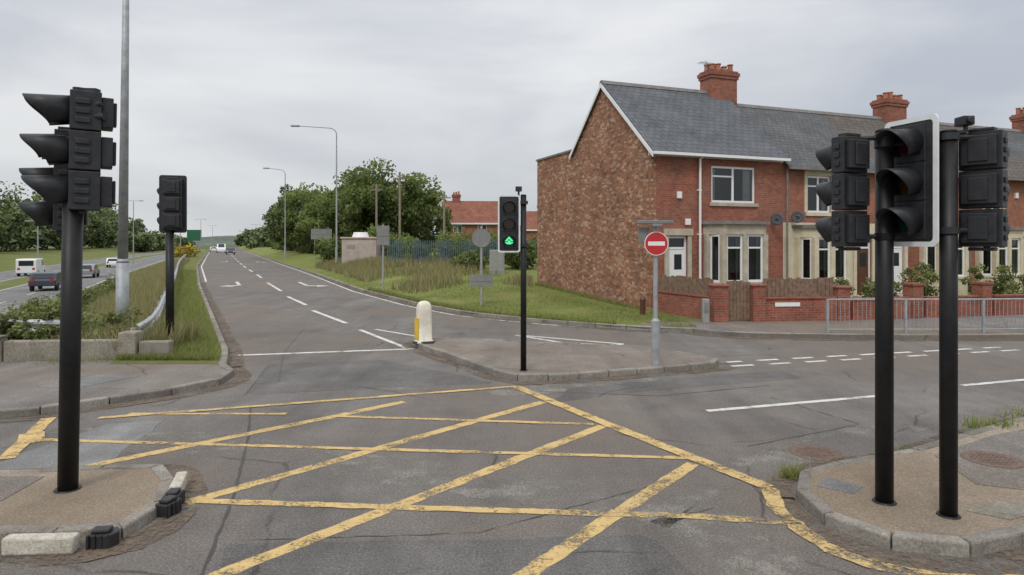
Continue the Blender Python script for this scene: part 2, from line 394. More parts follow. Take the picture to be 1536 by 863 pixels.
B().prism([(4.75,7.5),(6.0,8.3),(9,9.6),(14,10.9),(13,8.3),(8,7.0),(5.2,6.35),(4.6,6.6)],.09,.116).done('footway_surface',M['foot'])
B().prism([(4.05,5.95),(4.6,6.2),(4.85,6.0),(4.3,5.75)],.09,.118).done('paving_slab',M['conc'])
B().prism([(3.0,6.55),(3.25,6.35),(3.45,6.55),(3.2,6.8)],.09,.1135).done('footway_patch',M['patch'])
isl_l=[(-8,6.95),(-5.4,7.05),(-4.1,7.25),(-3.72,7.2),(-3.45,6.85),(-3.2,6.1),(-3.3,5.6),(-3.6,5.45),(-4.3,5.55),(-8,5.4)]
island('traffic_island',isl_l,'isl',z=.11,smooth_n=3)
B().prism([(-5.3,6.2),(-4.75,6.2),(-4.8,6.85),(-5.3,6.85)],.08,.106).done('paving_slab',M['foot'])
r=root('kerb_marker',(-3.72,5.38,0),3); B().box(-.36,.20,-.05,.06,.0,.145).done('white_block',M['kwhite'],r,bevel=.02)
def rubber(loc,rz):
    r=root('rubber_kerb_end',loc,rz); b=B()
    b.prism([(-.1,-.06),(.08,-.08),(.13,0),(.09,.09),(-.08,.08)],0,.12); b.box(-.07,.07,-.05,.05,.12,.155)
    for i in range(4): b.box(-.095+.05*i,-.07+.05*i,-.085,-.06,.01,.13)
    b.done('block',M['rub'],r,bevel=.02)
rubber((-3.38,5.5,0),10); rubber((-3.17,6.15,0),80); rubber((-3.22,6.34,0),100)
r=root('kerb_marker',(-3.36,6.72,0),108); B().box(-.26,.2,-.06,.05,0,.14).done('white_block',M['kwhite'],r,bevel=.02)

# ---------------------------------------------------------------- markings
def line(b,pts,w,z,jit=.010,step=.10):
    p=resample(pts,step); l=offs(p,w/2); r=offs(p,-w/2); n=len(p); V=[]
    for a,c in zip(l,r):
        V.append((a[0]+random.uniform(-jit,jit),a[1]+random.uniform(-jit,jit),z)); V.append((c[0]+random.uniform(-jit,jit),c[1]+random.uniform(-jit,jit),z))
    b.add(V,[(2*i,2*i+1,2*i+3,2*i+2) for i in range(n-1)])
b=B()
for pts in ([(-2.2,5.03),(1.25,9.12)],[(-3.13,6.41),(.49,10.5)],[(-4.76,7.46),(-2.58,9.6),(-1.7,10.5)],[(-3.4,3.6),(-2.2,5.03)]): line(b,pts,.155,.004)
b.done('yellow_box_markings',M['yel'])
b=B(); line(b,[(-.35,4.4),(.11,5.03),(1.0,6.2)],.16,.0042); line(b,[(1.35,6.65),(2.05,7.55)],.16,.0042); line(b,[(-3.09,6.46),(.3,6.19)],.12,.0075); b.done('yellow_box_markings',M['yel'])
b=B()
for pts in ([(-6.0,8.47),(2.05,7.74)],[(-2.58,9.62),(1.12,9.19)],[(-5.6,9.75),(-3.3,9.75)]): line(b,pts,.10,.0075)
b.done('yellow_box_markings',M['yel'])
b=B(); line(b,[(.3,6.19),(1.1,6.13),(1.6,6.1),(2.5,5.95)],.12,.0078); line(b,[(1.0,6.2),(1.35,6.65)],.15,.0042); b.done('yellow_box_markings',M['yelw'])
b=B()
line(b,[(-5.9,9.5),(-2.9,10.55),(.06,11.6)],.12,.011); line(b,[(.06,11.6),(1.27,9.26),(2.12,7.72),(2.62,6.8)],.18,.0115)
line(b,[(-6.6,9.5),(-5.85,7.7)],.18,.011); line(b,[(-6.3,8.75),(-6.0,8.3)],.28,.0125)
b.done('yellow_box_border',M['yel'])
b=B(); line(b,catmull([(2.62,6.8),(2.5,6.25),(2.52,5.8),(2.65,5.35),(3.1,5.0),(3.9,4.9)]),.16,.0115,.02); b.done('yellow_box_border',M['yelw'])
wb=B()
line(wb,[(xl(14.9)+.25,14.85),(-2.32,15.75)],.16,.005)
line(wb,[(-4.38,19.2),(-2.5,15.85)],.13,.0075,.004); line(wb,[(-3.95,19.3),(-2.1,17.4)],.11,.0075,.004)
for a in([(-5.17,20.8),(-7.4,24.75)],[(-8.3,26.9),(-10.5,31.2)],[(-12.0,34.7),(-15.4,42.0)]): line(wb,a,.16,.005,.004,.5)
y=48
while y<250:
    fm=lambda y:(xl(y)+xr(y))/2
    line(wb,[(fm(y),y),(fm(y+5),y+5)],.17,.005,0,2); y+=10
line(wb,[(xr(y)-.4,y) for y in yy2[2:]],.12,.005,.004,.8)
line(wb,[(xl(y)+.42,y) for y in yy[30:]],.12,.005,.004,.8)
line(wb,[(.1,18.1),(2.0,15.85),(2.75,16.5),(.35,18.0)],.13,.005,.004)
wb.add([(1.75,16.3,.006),(2.05,16.05,.006),(2.6,16.5,.006)],[(0,1,2)])
line(wb,[(2.9,9.92),(6.0,10.9)],.12,.005,.006); line(wb,[(7.9,11.7),(9.4,12.2),(13,13.4)],.12,.005,.004)
for k in range(9):
    x=4.35+k*.86; yb=13.95+k*.24
    line(wb,[(x,yb),(x+.5,yb+.14)],.12,.005,.004); line(wb,[(x+.1,yb-.42),(x+.6,yb-.28)],.12,.005,.004)
def arrow(x,y,turn):
    ang=math.atan2(1,-.46)+math.pi; c,s=math.cos(ang),math.sin(ang)
    T=lambda u,v:(x+c*u-s*v,y+s*u+c*v,.006)
    st=[T(-3,-.1),T(.4,-.1),T(.4,.1),T(-3,.1)]; wb.add(st,[(0,1,2,3)])
    k=turn
    hd=[T(.4,-.1*k),T(1.3,.55*k),T(.7,.55*k),T(1.6,1.15*k),T(2.2,.35*k),T(1.7,.42*k),T(1.0,-.1*k)]
    wb.add(hd,[tuple(range(7)) if k>0 else tuple(range(6,-1,-1))])
arrow(-16.6,40.5,-1); arrow(-12.4,40.0,1); arrow(-38.5,90,-1); arrow(-33.5,88,1)
wb.done('road_markings',M['whi'])
U_=lambda j:random.uniform(-j,j)
def rough(poly,j=.03,st=.25): return [(x+U_(j),y+U_(j)) for x,y in resample(poly,st,True)]
B().prism(rough([(-5.6,9.2),(-4.9,9.4),(-4.6,7.6),(-5.2,7.3),(-5.9,7.3)]),-.02,.0026).done('asphalt_patch',M['patch'])
B().prism(rough([(-5.0,13.8),(-2.8,14.3),(-.9,12.6),(-.3,11.9),(-4.4,11.0)]),-.02,.0024).done('asphalt_patch',M['patchd'])
B().prism(rough([(-2.4,5.55),(1.2,5.7),(1.6,4.2),(-1.5,3.6)]),-.02,.0020).done('asphalt_patch',M['patchd'])
B().prism(rough([(.6,10.4),(1.6,11.0),(5.5,12.4),(5.2,13.1),(1.0,11.5)]),-.02,.0018).done('asphalt_patch',M['patchd'])
b=B(); line(b,[(-3.98,10.15),(-3.4,8.6),(-2.75,6.6),(-2.2,4.5)],.03,.0034,.008)
line(b,[(-2.3,5.6),(-.3,5.75),(1.5,6.9)],.012,.0034,.012); line(b,[(.1,11.3),(2.4,10.9),(4.5,11.7)],.02,.0034,.012); line(b,[(-6.2,20),(-5.2,15.2),(-4.2,12)],.02,.0034,.01)
line(b,[(-4.4,11),(-5,13.7)],.02,.0034,.01); line(b,[(2.9,8.2),(4.8,9.2),(4.2,10.8)],.015,.0034,.01)
b.done('road_seam',M['seam'])
b=B()
ribbon=lambda pts,o,w,z:line(b,offs(pts,o),w,z,.03,.3)
ribbon(lk,-.16,.3,.0095); ribbon(fk,-.18,.34,.0095)
for il in(isl_c,isl_r,isl_l):
    p=ccw(catmull(il,True,4)); p=p+[p[0]]; ribbon(p,-.15,.28,.0095)
ribbon([(xl(y)+.02,y) for y in yy[:30]],-.16,.3,.0095); ribbon([(xr(y),y) for y in yy2[:60]][::-1],-.16,.3,.0095)
b.done('kerbside_grit',M['dirt'])
b=B(); line(b,[(-1.2,3.6),(.4,5.6),(4,8.5),(9,10.6),(16,13.2)],.5,.0016,.05); line(b,[(-6,12.6),(0,11.3),(6,12.9)],.7,.0016,.05); line(b,[(-9,9),(-4,8.4),(1.6,6.2),(2.2,4)],.8,.0014,.05)
b.done('pale_road_grit',M['lgrit'])
for x,y,z in((3.62,7.95,0),(5.3,7.35,.116)):
    r=root('manhole_cover',(x,y,z)); b=B().cyl((0,0,-.02),(0,0,.006),.3,n=28); b.done('frame',M['iron'],r)
    b=B()
    for i in range(-4,5):
        for j in range(-4,5):
            if i*i+j*j<17: b.box(i*.055-.018,i*.055+.018,j*.055-.018,j*.055+.018,.006,.010)
    b.done('studs',M['iron'],r)

# ---------------------------------------------------------------- traffic signals
def rrect(w,h,r,n=5):
    pts=[]
    for cx,cz,a0 in((w/2-r,h/2-r,0),(-w/2+r,h/2-r,90),(-w/2+r,-h/2+r,180),(w/2-r,-h/2+r,270)):
        for k in range(n+1):
            a=R(a0+90*k/n); pts.append((cx+r*math.cos(a),cz+r*math.sin(a)))
    return pts
def signal_head(parent,pos,face,s=1.0,board=None,bw=.5,bh=1.2,lit=False,visor=.27,fat=1.0,deep=1.0,bt=.03):
    h=root('signal_head',pos,face-270,parent=parent); h.scale=(s,s,s)
    b=B(); W=.15*fat; D=deep
    for k in(-1,0,1):
        z=k*.34
        b.box(-W,W,-.02,.12*D,z-.165,z+.165)
        b.box(-W*.8,W*.8,.12*D,.17*D,z-.13,z+.13)
        b.box(-W*.45,W*.45,.17*D,.185*D,z-.1,z+.1)
        for q in(-.12,-.04,.04): 
            b.box(W,W+.016,.02,.075*D,z+q+.01,z+q+.06); b.box(-W-.016,-W,.02,.075*D,z+q+.01,z+q+.06)
    b.box(-W*.6,W*.6,0,.1,.508,.54); b.box(-W*.6,W*.6,0,.1,-.54,-.508)
    b.done('housing',M['blkp'],h,bevel=.02)
    for k,mn in((1,'lens_r'),(0,'lens_a'),(-1,'lens_g')):
        z=k*.34
        B().cyl((0,-.03,z),(0,-.021,z),.105,n=24).done('lens',M[mn],h,smooth=False)
        V=[];F=[];N=22
        for i in range(N+1):
            a=R(-50+280*i/N); L=visor*(.45+.55*smooth01((math.sin(a)+.8)/1.8)); r=.128
            V.append((r*math.cos(a),-.02,z+r*math.sin(a))); V.append((r*1.0*math.cos(a),-.02-L,z+r*math.sin(a)*1.0-.025))
        F=[(2*i,2*i+1,2*i+3,2*i+2) for i in range(N)]
        o=B().add(V,F).done('visor',M['blkp'],h,smooth=True)
        md=o.modifiers.new('solid','SOLIDIFY'); md.thickness=.006
    if board:
        B().yprism(rrect(bw,bh,.05),-.012,-.002).done('backing_board',M['blkp'],h)
        if board=='white':
            o_=rrect(bw+.002,bh+.002,.05); i_=rrect(bw-2*bt,bh-2*bt,.035); n=len(o_)
            V=[(x,-.018,z) for x,z in o_]+[(x,-.018,z) for x,z in i_]+[(x,.001,z) for x,z in o_]
            F=[(i,n+i,n+(i+1)%n,(i+1)%n) for i in range(n)]+[(i,(i+1)%n,2*n+(i+1)%n,2*n+i) for i in range(n)]
            B().add(V,F).done('white_border',M['bord'],h)
    if lit:
        z=-.34; y=-.034
        sh=[(-.085,-.01),(0,.085),(.085,-.01),(.045,-.02),(.0,.035),(-.045,-.02)]
        sh2=[(-.02,.0),(.02,.0),(.045,-.075),(-.045,-.075)]
        sh3=[(-.085,-.035),(-.05,-.03),(-.035,-.07),(-.06,-.065)]
        for q in(sh,sh2,sh3,[(-x,w) for x,w in sh3]): B().yprism([(x,z+w) for x,w in q],y,y+.004).done('lit_arrow',M['lit'],h)
    return h
def pole(parent,h,r,z0=0,mat='blk'):
    b=B().cyl((0,0,z0),(0,0,h),r,n=24); b.cyl((0,0,h),(0,0,h+.02),r*1.04,r*.8,n=24); o=b.done('pole',M[mat],parent,smooth=False)
    for p in o.data.polygons: p.use_smooth=len(p.vertices)==4
    B().cyl((0,0,z0),(0,0,z0+.012),r*1.35,r*1.25,n=24).done('base_collar',M['blk'],parent)
def brackets(parent,x,y,zs):
    b=B()
    for z in zs:
        b.cyl((0,0,z),(x,y,z),.022,n=8); b.cyl((0,0,z-.03),(0,0,z+.03),.085,n=16)
    b.done('brackets',M['blkp'],parent)
# near left
r=root('traffic_light',(-4.33,6.5,.10),0,(0,.018)); pole(r,3.0,.088)
signal_head(r,(-.03,.02,3.30),212,1.14,visor=.33,fat=1.0,deep=1.75)
signal_head(r,(-.42,.40,3.04),206,1.02,visor=.30,deep=1.4)
brackets(r,-.36,.40,(2.72,3.4)); b=B().cyl((.02,.02,2.6),(.02,.02,3.92),.05,n=12); b.cyl((.14,0,3.72),(.26,0,3.77),.03,n=10); b.box(.1,.22,-.03,.05,3.82,3.91); b.cyl((.2,0,3.64),(.29,0,3.64),.035,n=10); b.done('bracket_post',M['blkp'],r)
# near right pair
r=root('traffic_light',(3.44,6.16,.112)); pole(r,3.42,.077)
signal_head(r,(-.34,0.05,2.86),112,1.0,visor=.24); brackets(r,-.34,.03,(2.45,3.36))
signal_head(r,(.19,-.1,2.94),198,1.03,'white',bw=.53,bh=1.13,visor=.29,bt=.042); brackets(r,.2,-.05,(2.45,3.3))
r=root('traffic_light',(3.83,5.85,.112)); pole(r,3.36,.07)
signal_head(r,(.36,.06,2.86),38,1.0,visor=.25,fat=1.1); brackets(r,.34,.04,(2.5,3.32))
b=B().box(.1,.2,-.05,.08,3.42,3.5); b.cyl((.15,-.05,3.46),(.15,-.08,3.46),.03,n=12); b.cyl((.15,0,3.36),(.15,0,3.42),.02,n=8); b.cyl((0,0,3.36),(.15,0,3.36),.02,n=8); b.done('detector',M['blkp'],r,bevel=.01)
# centre
r=root('traffic_light',(.215,12.5,.112)); pole(r,3.28,.055)
signal_head(r,(-.27,-.06,2.75),272,.92,'white',bw=.45,bh=1.16,lit=True,visor=.2); brackets(r,-.25,0,(2.35,3.15))
b=B().box(-.15,-.03,-.05,.07,3.36,3.45); b.cyl((-.09,0,3.25),(-.09,0,3.36),.02,n=8); b.done('detector',M['blkp'],r,bevel=.015)
# left, seen from the back
r=root('traffic_light',(-7.85,15.3,.10)); pole(r,2.75,.09)
signal_head(r,(.06,.02,3.3),105,1.12,'black',bw=.52,bh=1.18,fat=1.25)
signal_head(r,(-.1,.12,3.25),150,1.0)

# ---------------------------------------------------------------- signs and street furniture
r=root('no_entry_sign',(2.84,13.2,.112))
b=B().cyl((0,0,0),(0,0,.85),.085,n=20); b.cyl((0,0,.85),(0,0,.9),.085,.045,n=20); b.cyl((0,0,.9),(0,0,2.86),.045,n=16); b.done('post',M['galv'],r,smooth=False)
B().cyl((0,-.09,2.38),(0,-.075,2.38),.235,n=40).done('white_rim',M['white'],r)
B().cyl((0,-.094,2.38),(0,-.09,2.38),.22,n=40).done('red_disc',M['red'],r)
B().box(-.165,.165,-.098,-.094,2.34,2.42).done('white_bar',M['white'],r)
b=B().box(-.36,.34,-.1,.1,2.77,2.84); b.box(-.1,.1,-.2,-.02,2.71,2.765); b.box(-.33,-.12,.06,.09,2.4,2.70); b.box(-.06,.06,-.07,.04,2.3,2.34); b.done('lamp_hood_and_side_plate',M['signback'],r,bevel=.01)
r=root('bollard',(-2.12,16.05,.112))
V=[];F=[];prof=[(.0,.23,.17),(.05,.23,.17),(.06,.19,.14),(.5,.185,.135),(.78,.18,.13),(.9,.165,.12),(.97,.12,.085),(1.0,.05,.03)]
N=24
for z,a,c in prof:
    for i in range(N):
        t=2*math.pi*i/N; cs,sn=math.cos(t),math.sin(t); V.append((a*math.copysign(abs(cs)**.6,cs),c*math.copysign(abs(sn)**.6,sn),z))
for k in range(len(prof)-1):
    for i in range(N): F.append((k*N+i,k*N+(i+1)%N,(k+1)*N+(i+1)%N,(k+1)*N+i))
F.append(tuple((len(prof)-1)*N+i for i in range(N)))
o=B().add(V,F).done('shell',M['bollard'],r,smooth=True); o.rotation_euler=(0,0,R(25))
b=B().box(-.205,-.185,-.09,.09,.1,.6); b.done('yellow_panel',M['yellow'],r).rotation_euler=(0,0,R(35))
B().box(-.25,.25,-.2,.2,0,.045).done('plinth',M['blkp'],r,bevel=.02)
def street_lamp(x,y,z,h,arm,ang,rb=.11,rt=.05):
    r=root('street_lamp',(x,y,z),ang); b=B(); b.cyl((0,0,0),(0,0,1.6),rb,rb,n=14); b.cyl((0,0,1.6),(0,0,h-.6),rb*.72,rt,n=14)
    prev=Vector((0,0,h-.6))
    for k in range(1,9):
        a=R(90*k/8); q=Vector((-.7*(1-math.cos(a)),0,h-.6+.55*math.sin(a))); b.cyl(prev,q,rt*.9,n=8); prev=q
    q=Vector((-arm,0,h+.12)); b.cyl(prev,q,rt*.85,rt*.7,n=8)
    b.done('column_and_arm',M['galv'],r,smooth=False)
    B().box(-arm-.7,-arm+.05,-.13,.13,h+.05,h+.19).done('lantern',M['grey'],r,bevel=.04); return r
street_lamp(-15.0,57,.5,11.9,3.2,0)
street_lamp(-27.9,82,.6,11.0,2.0,0)
r=root('lamp_post',(-9.95,17,-.1),0,(0,.012)); b=B(); b.cyl((0,0,0),(0,0,2.1),.15,n=18); b.cyl((0,0,2.1),(0,0,2.2),.15,.12,n=18); b.cyl((0,0,2.2),(0,0,12),.12,.055,n=18)
o=b.done('column',M['galv'],r)
for p in o.data.polygons: p.use_smooth=len(p.vertices)==4
B().box(-.1,.1,.0,.9,12,12.15).done('lantern',M['grey'],r,bevel=.03)
for x,y,h in((-64,90,6.5),(-67,118,11),(-82,165,11),(-98,210,11),(-128,285,11),(-96,250,10.5)):
    r=root('street_lamp',(x,y,-1.1)); b=B().cyl((0,0,0),(0,0,h),.11,.06,n=8); b.cyl((-1.2,0,h+.1),(1.2,0,h+.1),.04,n=6); b.box(-1.7,-1.1,-.12,.12,h+.02,h+.17); b.box(1.1,1.7,-.12,.12,h+.02,h+.17); b.done('column',M['galv'],r)
def sign_back(x,y,z,posts,plates,rz=0,name='road_sign'):
    r=root(name,(x,y,z),rz); b=B()
    for px_,h in posts: b.cyl((px_,0,-.3),(px_,0,h),.045,n=10)
    b.done('posts',M['galv'],r); b=B()
    for q in plates:
        if q[0]=='r': b.box(q[1],q[2],-.06,-.045,q[3],q[4]); b.box(q[1]+.05,q[2]-.05,-.075,-.06,(q[3]+q[4])/2-.03,(q[3]+q[4])/2+.03)
        else: b.cyl((q[1],-.06,q[2]),(q[1],-.045,q[2]),q[3],n=28)
    b.done('plates',M['signback'],r); return r
sign_back(-1.17,25.5,.2,[(0,2.95)],[('c',0,2.5,.36),('r',-.43,.43,.65,1.1)])
sign_back(-6.3,32.6,.25,[(0,3.15)],[('r',-.31,.31,2.15,3.1)])
sign_back(-20,70,.6,[(-.7,3.6),(.7,3.6)],[('r',-1.1,1.1,2.3,3.4)])
sign_back(-24.5,88,.6,[(0,3.8)],[('r',-.9,.9,2.6,3.8)])
for x,y,h in((-12.6,62,7.5),(-10.1,60,8.4),(-5.9,58,6.5)):
    r=root('utility_pole',(x,y,.5)); b=B().cyl((0,0,0),(0,0,h),.12,.09,n=10); b.box(-.6,.6,-.05,.05,h-.6,h-.5); b.done('pole',M['pole'],r)
r=root('road_sign',(-131,275,-1)); b=B().cyl((-2,0,0),(-2,0,8),.12,n=8); b.cyl((2,0,0),(2,0,8),.12,n=8); b.done('posts',M['galv'],r); B().box(-3,3,-.2,-.1,4.5,9).done('panel',M['green'],r)
r=root('utility_kiosk',(-12.2,55,.55),-8); B().box(-1.45,1.45,-1.2,1.2,-.2,2.3).done('walls',M['kiosk'],r,bevel=.03); B().box(-1.55,1.55,-1.3,1.3,2.3,2.44).done('roof',M['kiosk'],r,bevel=.04)
b=B(); b.box(-1.2,-.08,-1.23,-1.2,.1,2.0); b.box(.08,1.2,-1.23,-1.2,.1,2.0); b.done('doors',M['kiosk'],r,bevel=.01); b=B()
for k in range(6): b.box(-1.0,-.3,-1.245,-1.23,1.5+k*.06,1.53+k*.06)
b.done('louvres',M['grey'],r); B().cyl((-.3,0,2.44),(-.3,0,2.85),.7,.55,n=18).done('vent_cowl',M['white'],r)
r=root('utility_cabinet',(-.9,40,.75)); B().box(-.45,.45,-.25,.25,-.2,1.35).done('body',M['grey'],r,bevel=.03); b=B().box(-.4,-.01,-.265,-.25,.05,1.25); b.box(.01,.4,-.265,-.25,.05,1.25); b.done('doors',M['grey'],r)
r=root('palisade_fence',(-8.6,46,.8),2); b=B(); x=0
while x<12.2:
    b.yprism([(x,0),(x+.07,0),(x+.07,1.85),(x+.035,1.95),(x,1.85)],-.02,.0); x+=.15
b.box(0,12.2,.0,.05,.4,.47); b.box(0,12.2,.0,.05,1.5,1.57)
for k in range(5): b.box(k*3-.04,k*3+.04,.05,.13,-.2,1.8)
b.done('pales_and_rails',M['teal'],r)
cp=catmull([(-8.0,14.2),(-8.5,15.6),(-9.3,17.4),(-10.2,19.3),(-12.1,23.2),(-20.7,41),(-31.5,63),(-43,87),(-62,128),(-92,196)],n=6)
def armco(cp):
    prof=[(0,.42),(.05,.47),(.05,.52),(0,.57),(0,.62),(.05,.67),(.05,.72),(0,.77)]
    b=B(); V=[];n=len(cp)
    for d,z in prof:
        for (x,y) in offs(cp,-d): V.append((x,y,z))
    b.add(V,[(k*n+i,k*n+i+1,(k+1)*n+i+1,(k+1)*n+i) for k in range(len(prof)-1) for i in range(n-1)])
    r=root('crash_barrier'); b.done('beam',M['armco'],r,smooth=False)
    b=B()
    for x,y in offs(resample(cp,2.4),.06)[:60]: b.box(x-.04,x+.04,y-.04,y+.04,-.7,.7)
    b.done('posts',M['galv'],r)
armco(cp)
armco([(-17,15.2),(-14,15.2),(-10.2,15.1)])
r=root('concrete_wall',(-13.5,13.35,0),4.5); b=B().box(0,3.1,0,.22,-.1,.54); b.box(3.12,5.4,.01,.21,-.1,.5); b.box(5.4,5.75,-.06,.3,-.1,.66); b.box(5.78,6.4,.0,.22,-.1,.46); b.done('wall',M['conc'],r,bevel=.03); B().box(-.05,3.08,-.03,.25,.54,.60).done('coping',M['conc'],r,bevel=.015)
r=root('pedestrian_guardrail'); pts=[(8.4,17.75),(13,17.8),(20,18.55),(27,20.1)]
p=resample(pts,1.98); b=B()
for i,(x,y) in enumerate(p):
    b.box(x-.03,x+.03,y-.03,y+.03,.1,1.02)
    if i<len(p)-1:
        q=p[i+1]
        for z in(1.0,.2): b.cyl((x,y,z),(q[0],q[1],z),.018 if z<.9 else .024,n=6)
        for k in range(1,18):
            t=k/18; b.cyl((x+(q[0]-x)*t,y+(q[1]-y)*t,.2),(x+(q[0]-x)*t,y+(q[1]-y)*t,1.0),.0065,n=4)
b.done('rails',M['galv'],r)

# ---------------------------------------------------------------- houses
def window(par,x0,x1,z0,z1,y=.05,cols=2,transom=True,curtain=True,frame='upvc'):
    f=B(); t=.08
    f.box(x0,x0+t,y,y+.06,z0,z1); f.box(x1-t,x1,y,y+.06,z0,z1); f.box(x0+t,x1-t,y,y+.06,z0,z0+t); f.box(x0+t,x1-t,y,y+.06,z1-t,z1)
    for k in range(1,cols):
        xm=x0+(x1-x0)*k/cols; f.box(xm-.045,xm+.045,y+.002,y+.058,z0+t,z1-t)
    if transom:
        zt=z1-(z1-z0)*.28; xm=x0+(x1-x0)/cols; f.box(x0+t,xm-.046 if cols>1 else x1-t,y+.004,y+.056,zt-.03,zt+.03)
    f.done('window_frame',M[frame],par)
    B().add([(x0+.03,y+.03,z0+.03),(x1-.03,y+.03,z0+.03),(x1-.03,y+.03,z1-.03),(x0+.03,y+.03,z1-.03)],[(0,1,2,3)]).done('window_glass',M['glass'],par)
    if curtain:
        V=[];c=B()
        for a,bb in((x0+.04,x0+(x1-x0)*.15),(x1-(x1-x0)*.2,x1-.04)):
            N=14; V=[]
            for i in range(N+1):
                x=a+(bb-a)*i/N; yy=y+.17+.02*math.sin(i*2.1); V+= [(x,yy,z0+.02),(x,yy,z1-.02)]
            c.add(V,[(2*i,2*i+2,2*i+3,2*i+1) for i in range(N)])
        c.done('curtain',M['curt'],par)
def facade(par,w,h,ops,mat,y=0,name='front_wall'):
    xs=sorted({0,w,*[o[0] for o in ops],*[o[1] for o in ops]}); zs=sorted({0,h,*[o[2] for o in ops],*[o[3] for o in ops]}); b=B()
    for i in range(len(xs)-1):
        for j in range(len(zs)-1):
            cx=(xs[i]+xs[i+1])/2; cz=(zs[j]+zs[j+1])/2
            if any(o[0]<cx<o[1] and o[2]<cz<o[3] for o in ops): continue
            b.add([(xs[i],y,zs[j]),(xs[i+1],y,zs[j]),(xs[i+1],y,zs[j+1]),(xs[i],y,zs[j+1])],[(0,1,2,3)])
    if y==0:
      for x0,x1,z0,z1 in ops:
        d=.16
        b.add([(x0,0,z0),(x0,d,z0),(x0,d,z1),(x0,0,z1)],[(0,1,2,3)]); b.add([(x1,0,z0),(x1,0,z1),(x1,d,z1),(x1,d,z0)],[(0,1,2,3)])
        b.add([(x0,0,z0),(x1,0,z0),(x1,d,z0),(x0,d,z0)],[(0,1,2,3)]); b.add([(x0,0,z1),(x0,d,z1),(x1,d,z1),(x1,0,z1)],[(0,1,2,3)])
    b.done(name,M[mat],par)
def bay(par,x0,x1,ztop,mat,prj=.75,zb=1.0,frame='upvc'):
    c=.38
    fp=[(x0,-.007),(x0+c,-prj),(x1-c,-prj),(x1,-.007)]
    B().prism(fp,0,zb).done('bay_base',M[mat],par); 
    sc=lambda e:[(x0-e,-.007),(x0+c-e*.6,-prj-e),(x1-c+e*.6,-prj-e),(x1+e,-.007)]
    B().prism(sc(.05),zb,zb+.09).done('bay_sill',M[mat],par)
    B().prism(fp,ztop-.48,ztop-.12).done('bay_lintel',M[mat],par)
    B().prism(sc(.12),ztop-.12,ztop).done('bay_cornice',M['lead'],par)
    z0,z1=zb+.09,ztop-.48
    po=B()
    for (x,y) in((x0+c,-prj),(x1-c,-prj),((x0+x1)/2,-prj)):
        po.box(x-.1,x+.1,y+.004,y+.18,z0,z1)
    for x in(x0+.02,x1-.17): po.box(x,x+.15,-.2,-.01,z0,z1)
    po.done('bay_pillars',M[mat],par)
    for a,bb in((x0+c+.1,(x0+x1)/2-.1),((x0+x1)/2+.1,x1-c-.1)):
        g=root('bay_window',(0,-prj+.05,0),parent=par); window(g,a,bb,z0,z1,0.02,1,True,True)
    for (ax,ay),(bx,by) in(((x0+.17,-.17),(x0+c-.08,-prj+.16)),((x1-c+.08,-prj+.16),(x1-.17,-.17))):
        L=math.hypot(bx-ax,by-ay); g=root('bay_window',(ax,ay,0),math.degrees(math.atan2(by-ay,bx-ax)),parent=par); window(g,0,L,z0,z1,0,1,False,False)
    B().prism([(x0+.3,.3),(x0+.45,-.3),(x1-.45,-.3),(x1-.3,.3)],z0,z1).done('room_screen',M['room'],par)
def chimney(par,x,s,zb,zt,pots=4,w=1.35,d=.75):
    b=B().box(x-w/2,x+w/2,s-d/2,s+d/2,zb,zt-.35); b.box(x-w/2-.05,x+w/2+.05,s-d/2-.05,s+d/2+.05,zt-.35,zt-.22); b.box(x-w/2-.09,x+w/2+.09,s-d/2-.09,s+d/2+.09,zt-.22,zt-.08); b.box(x-w/2-.03,x+w/2+.03,s-d/2-.03,s+d/2+.03,zt-.08,zt); b.done('chimney_stack',M['chim'],par)
    p=B()
    for k in range(pots):
        for ss in(s-.17,s+.17):
            xx=x-w/2+.2+(w-.4)*k/(pots-1); hh=.16+.2*random.random()
            p.cyl((xx,ss,zt),(xx,ss,zt+hh),.12,.10,n=12); p.cyl((xx,ss,zt+hh),(xx,ss,zt+hh+.04),.13,n=12)
    p.done('chimney_pots',M['pot'],par)
T0=Vector((5.1,23.6)); ang=21; ux=Vector((math.cos(R(ang)),math.sin(R(ang))))
SR,SB=3.45,6.07
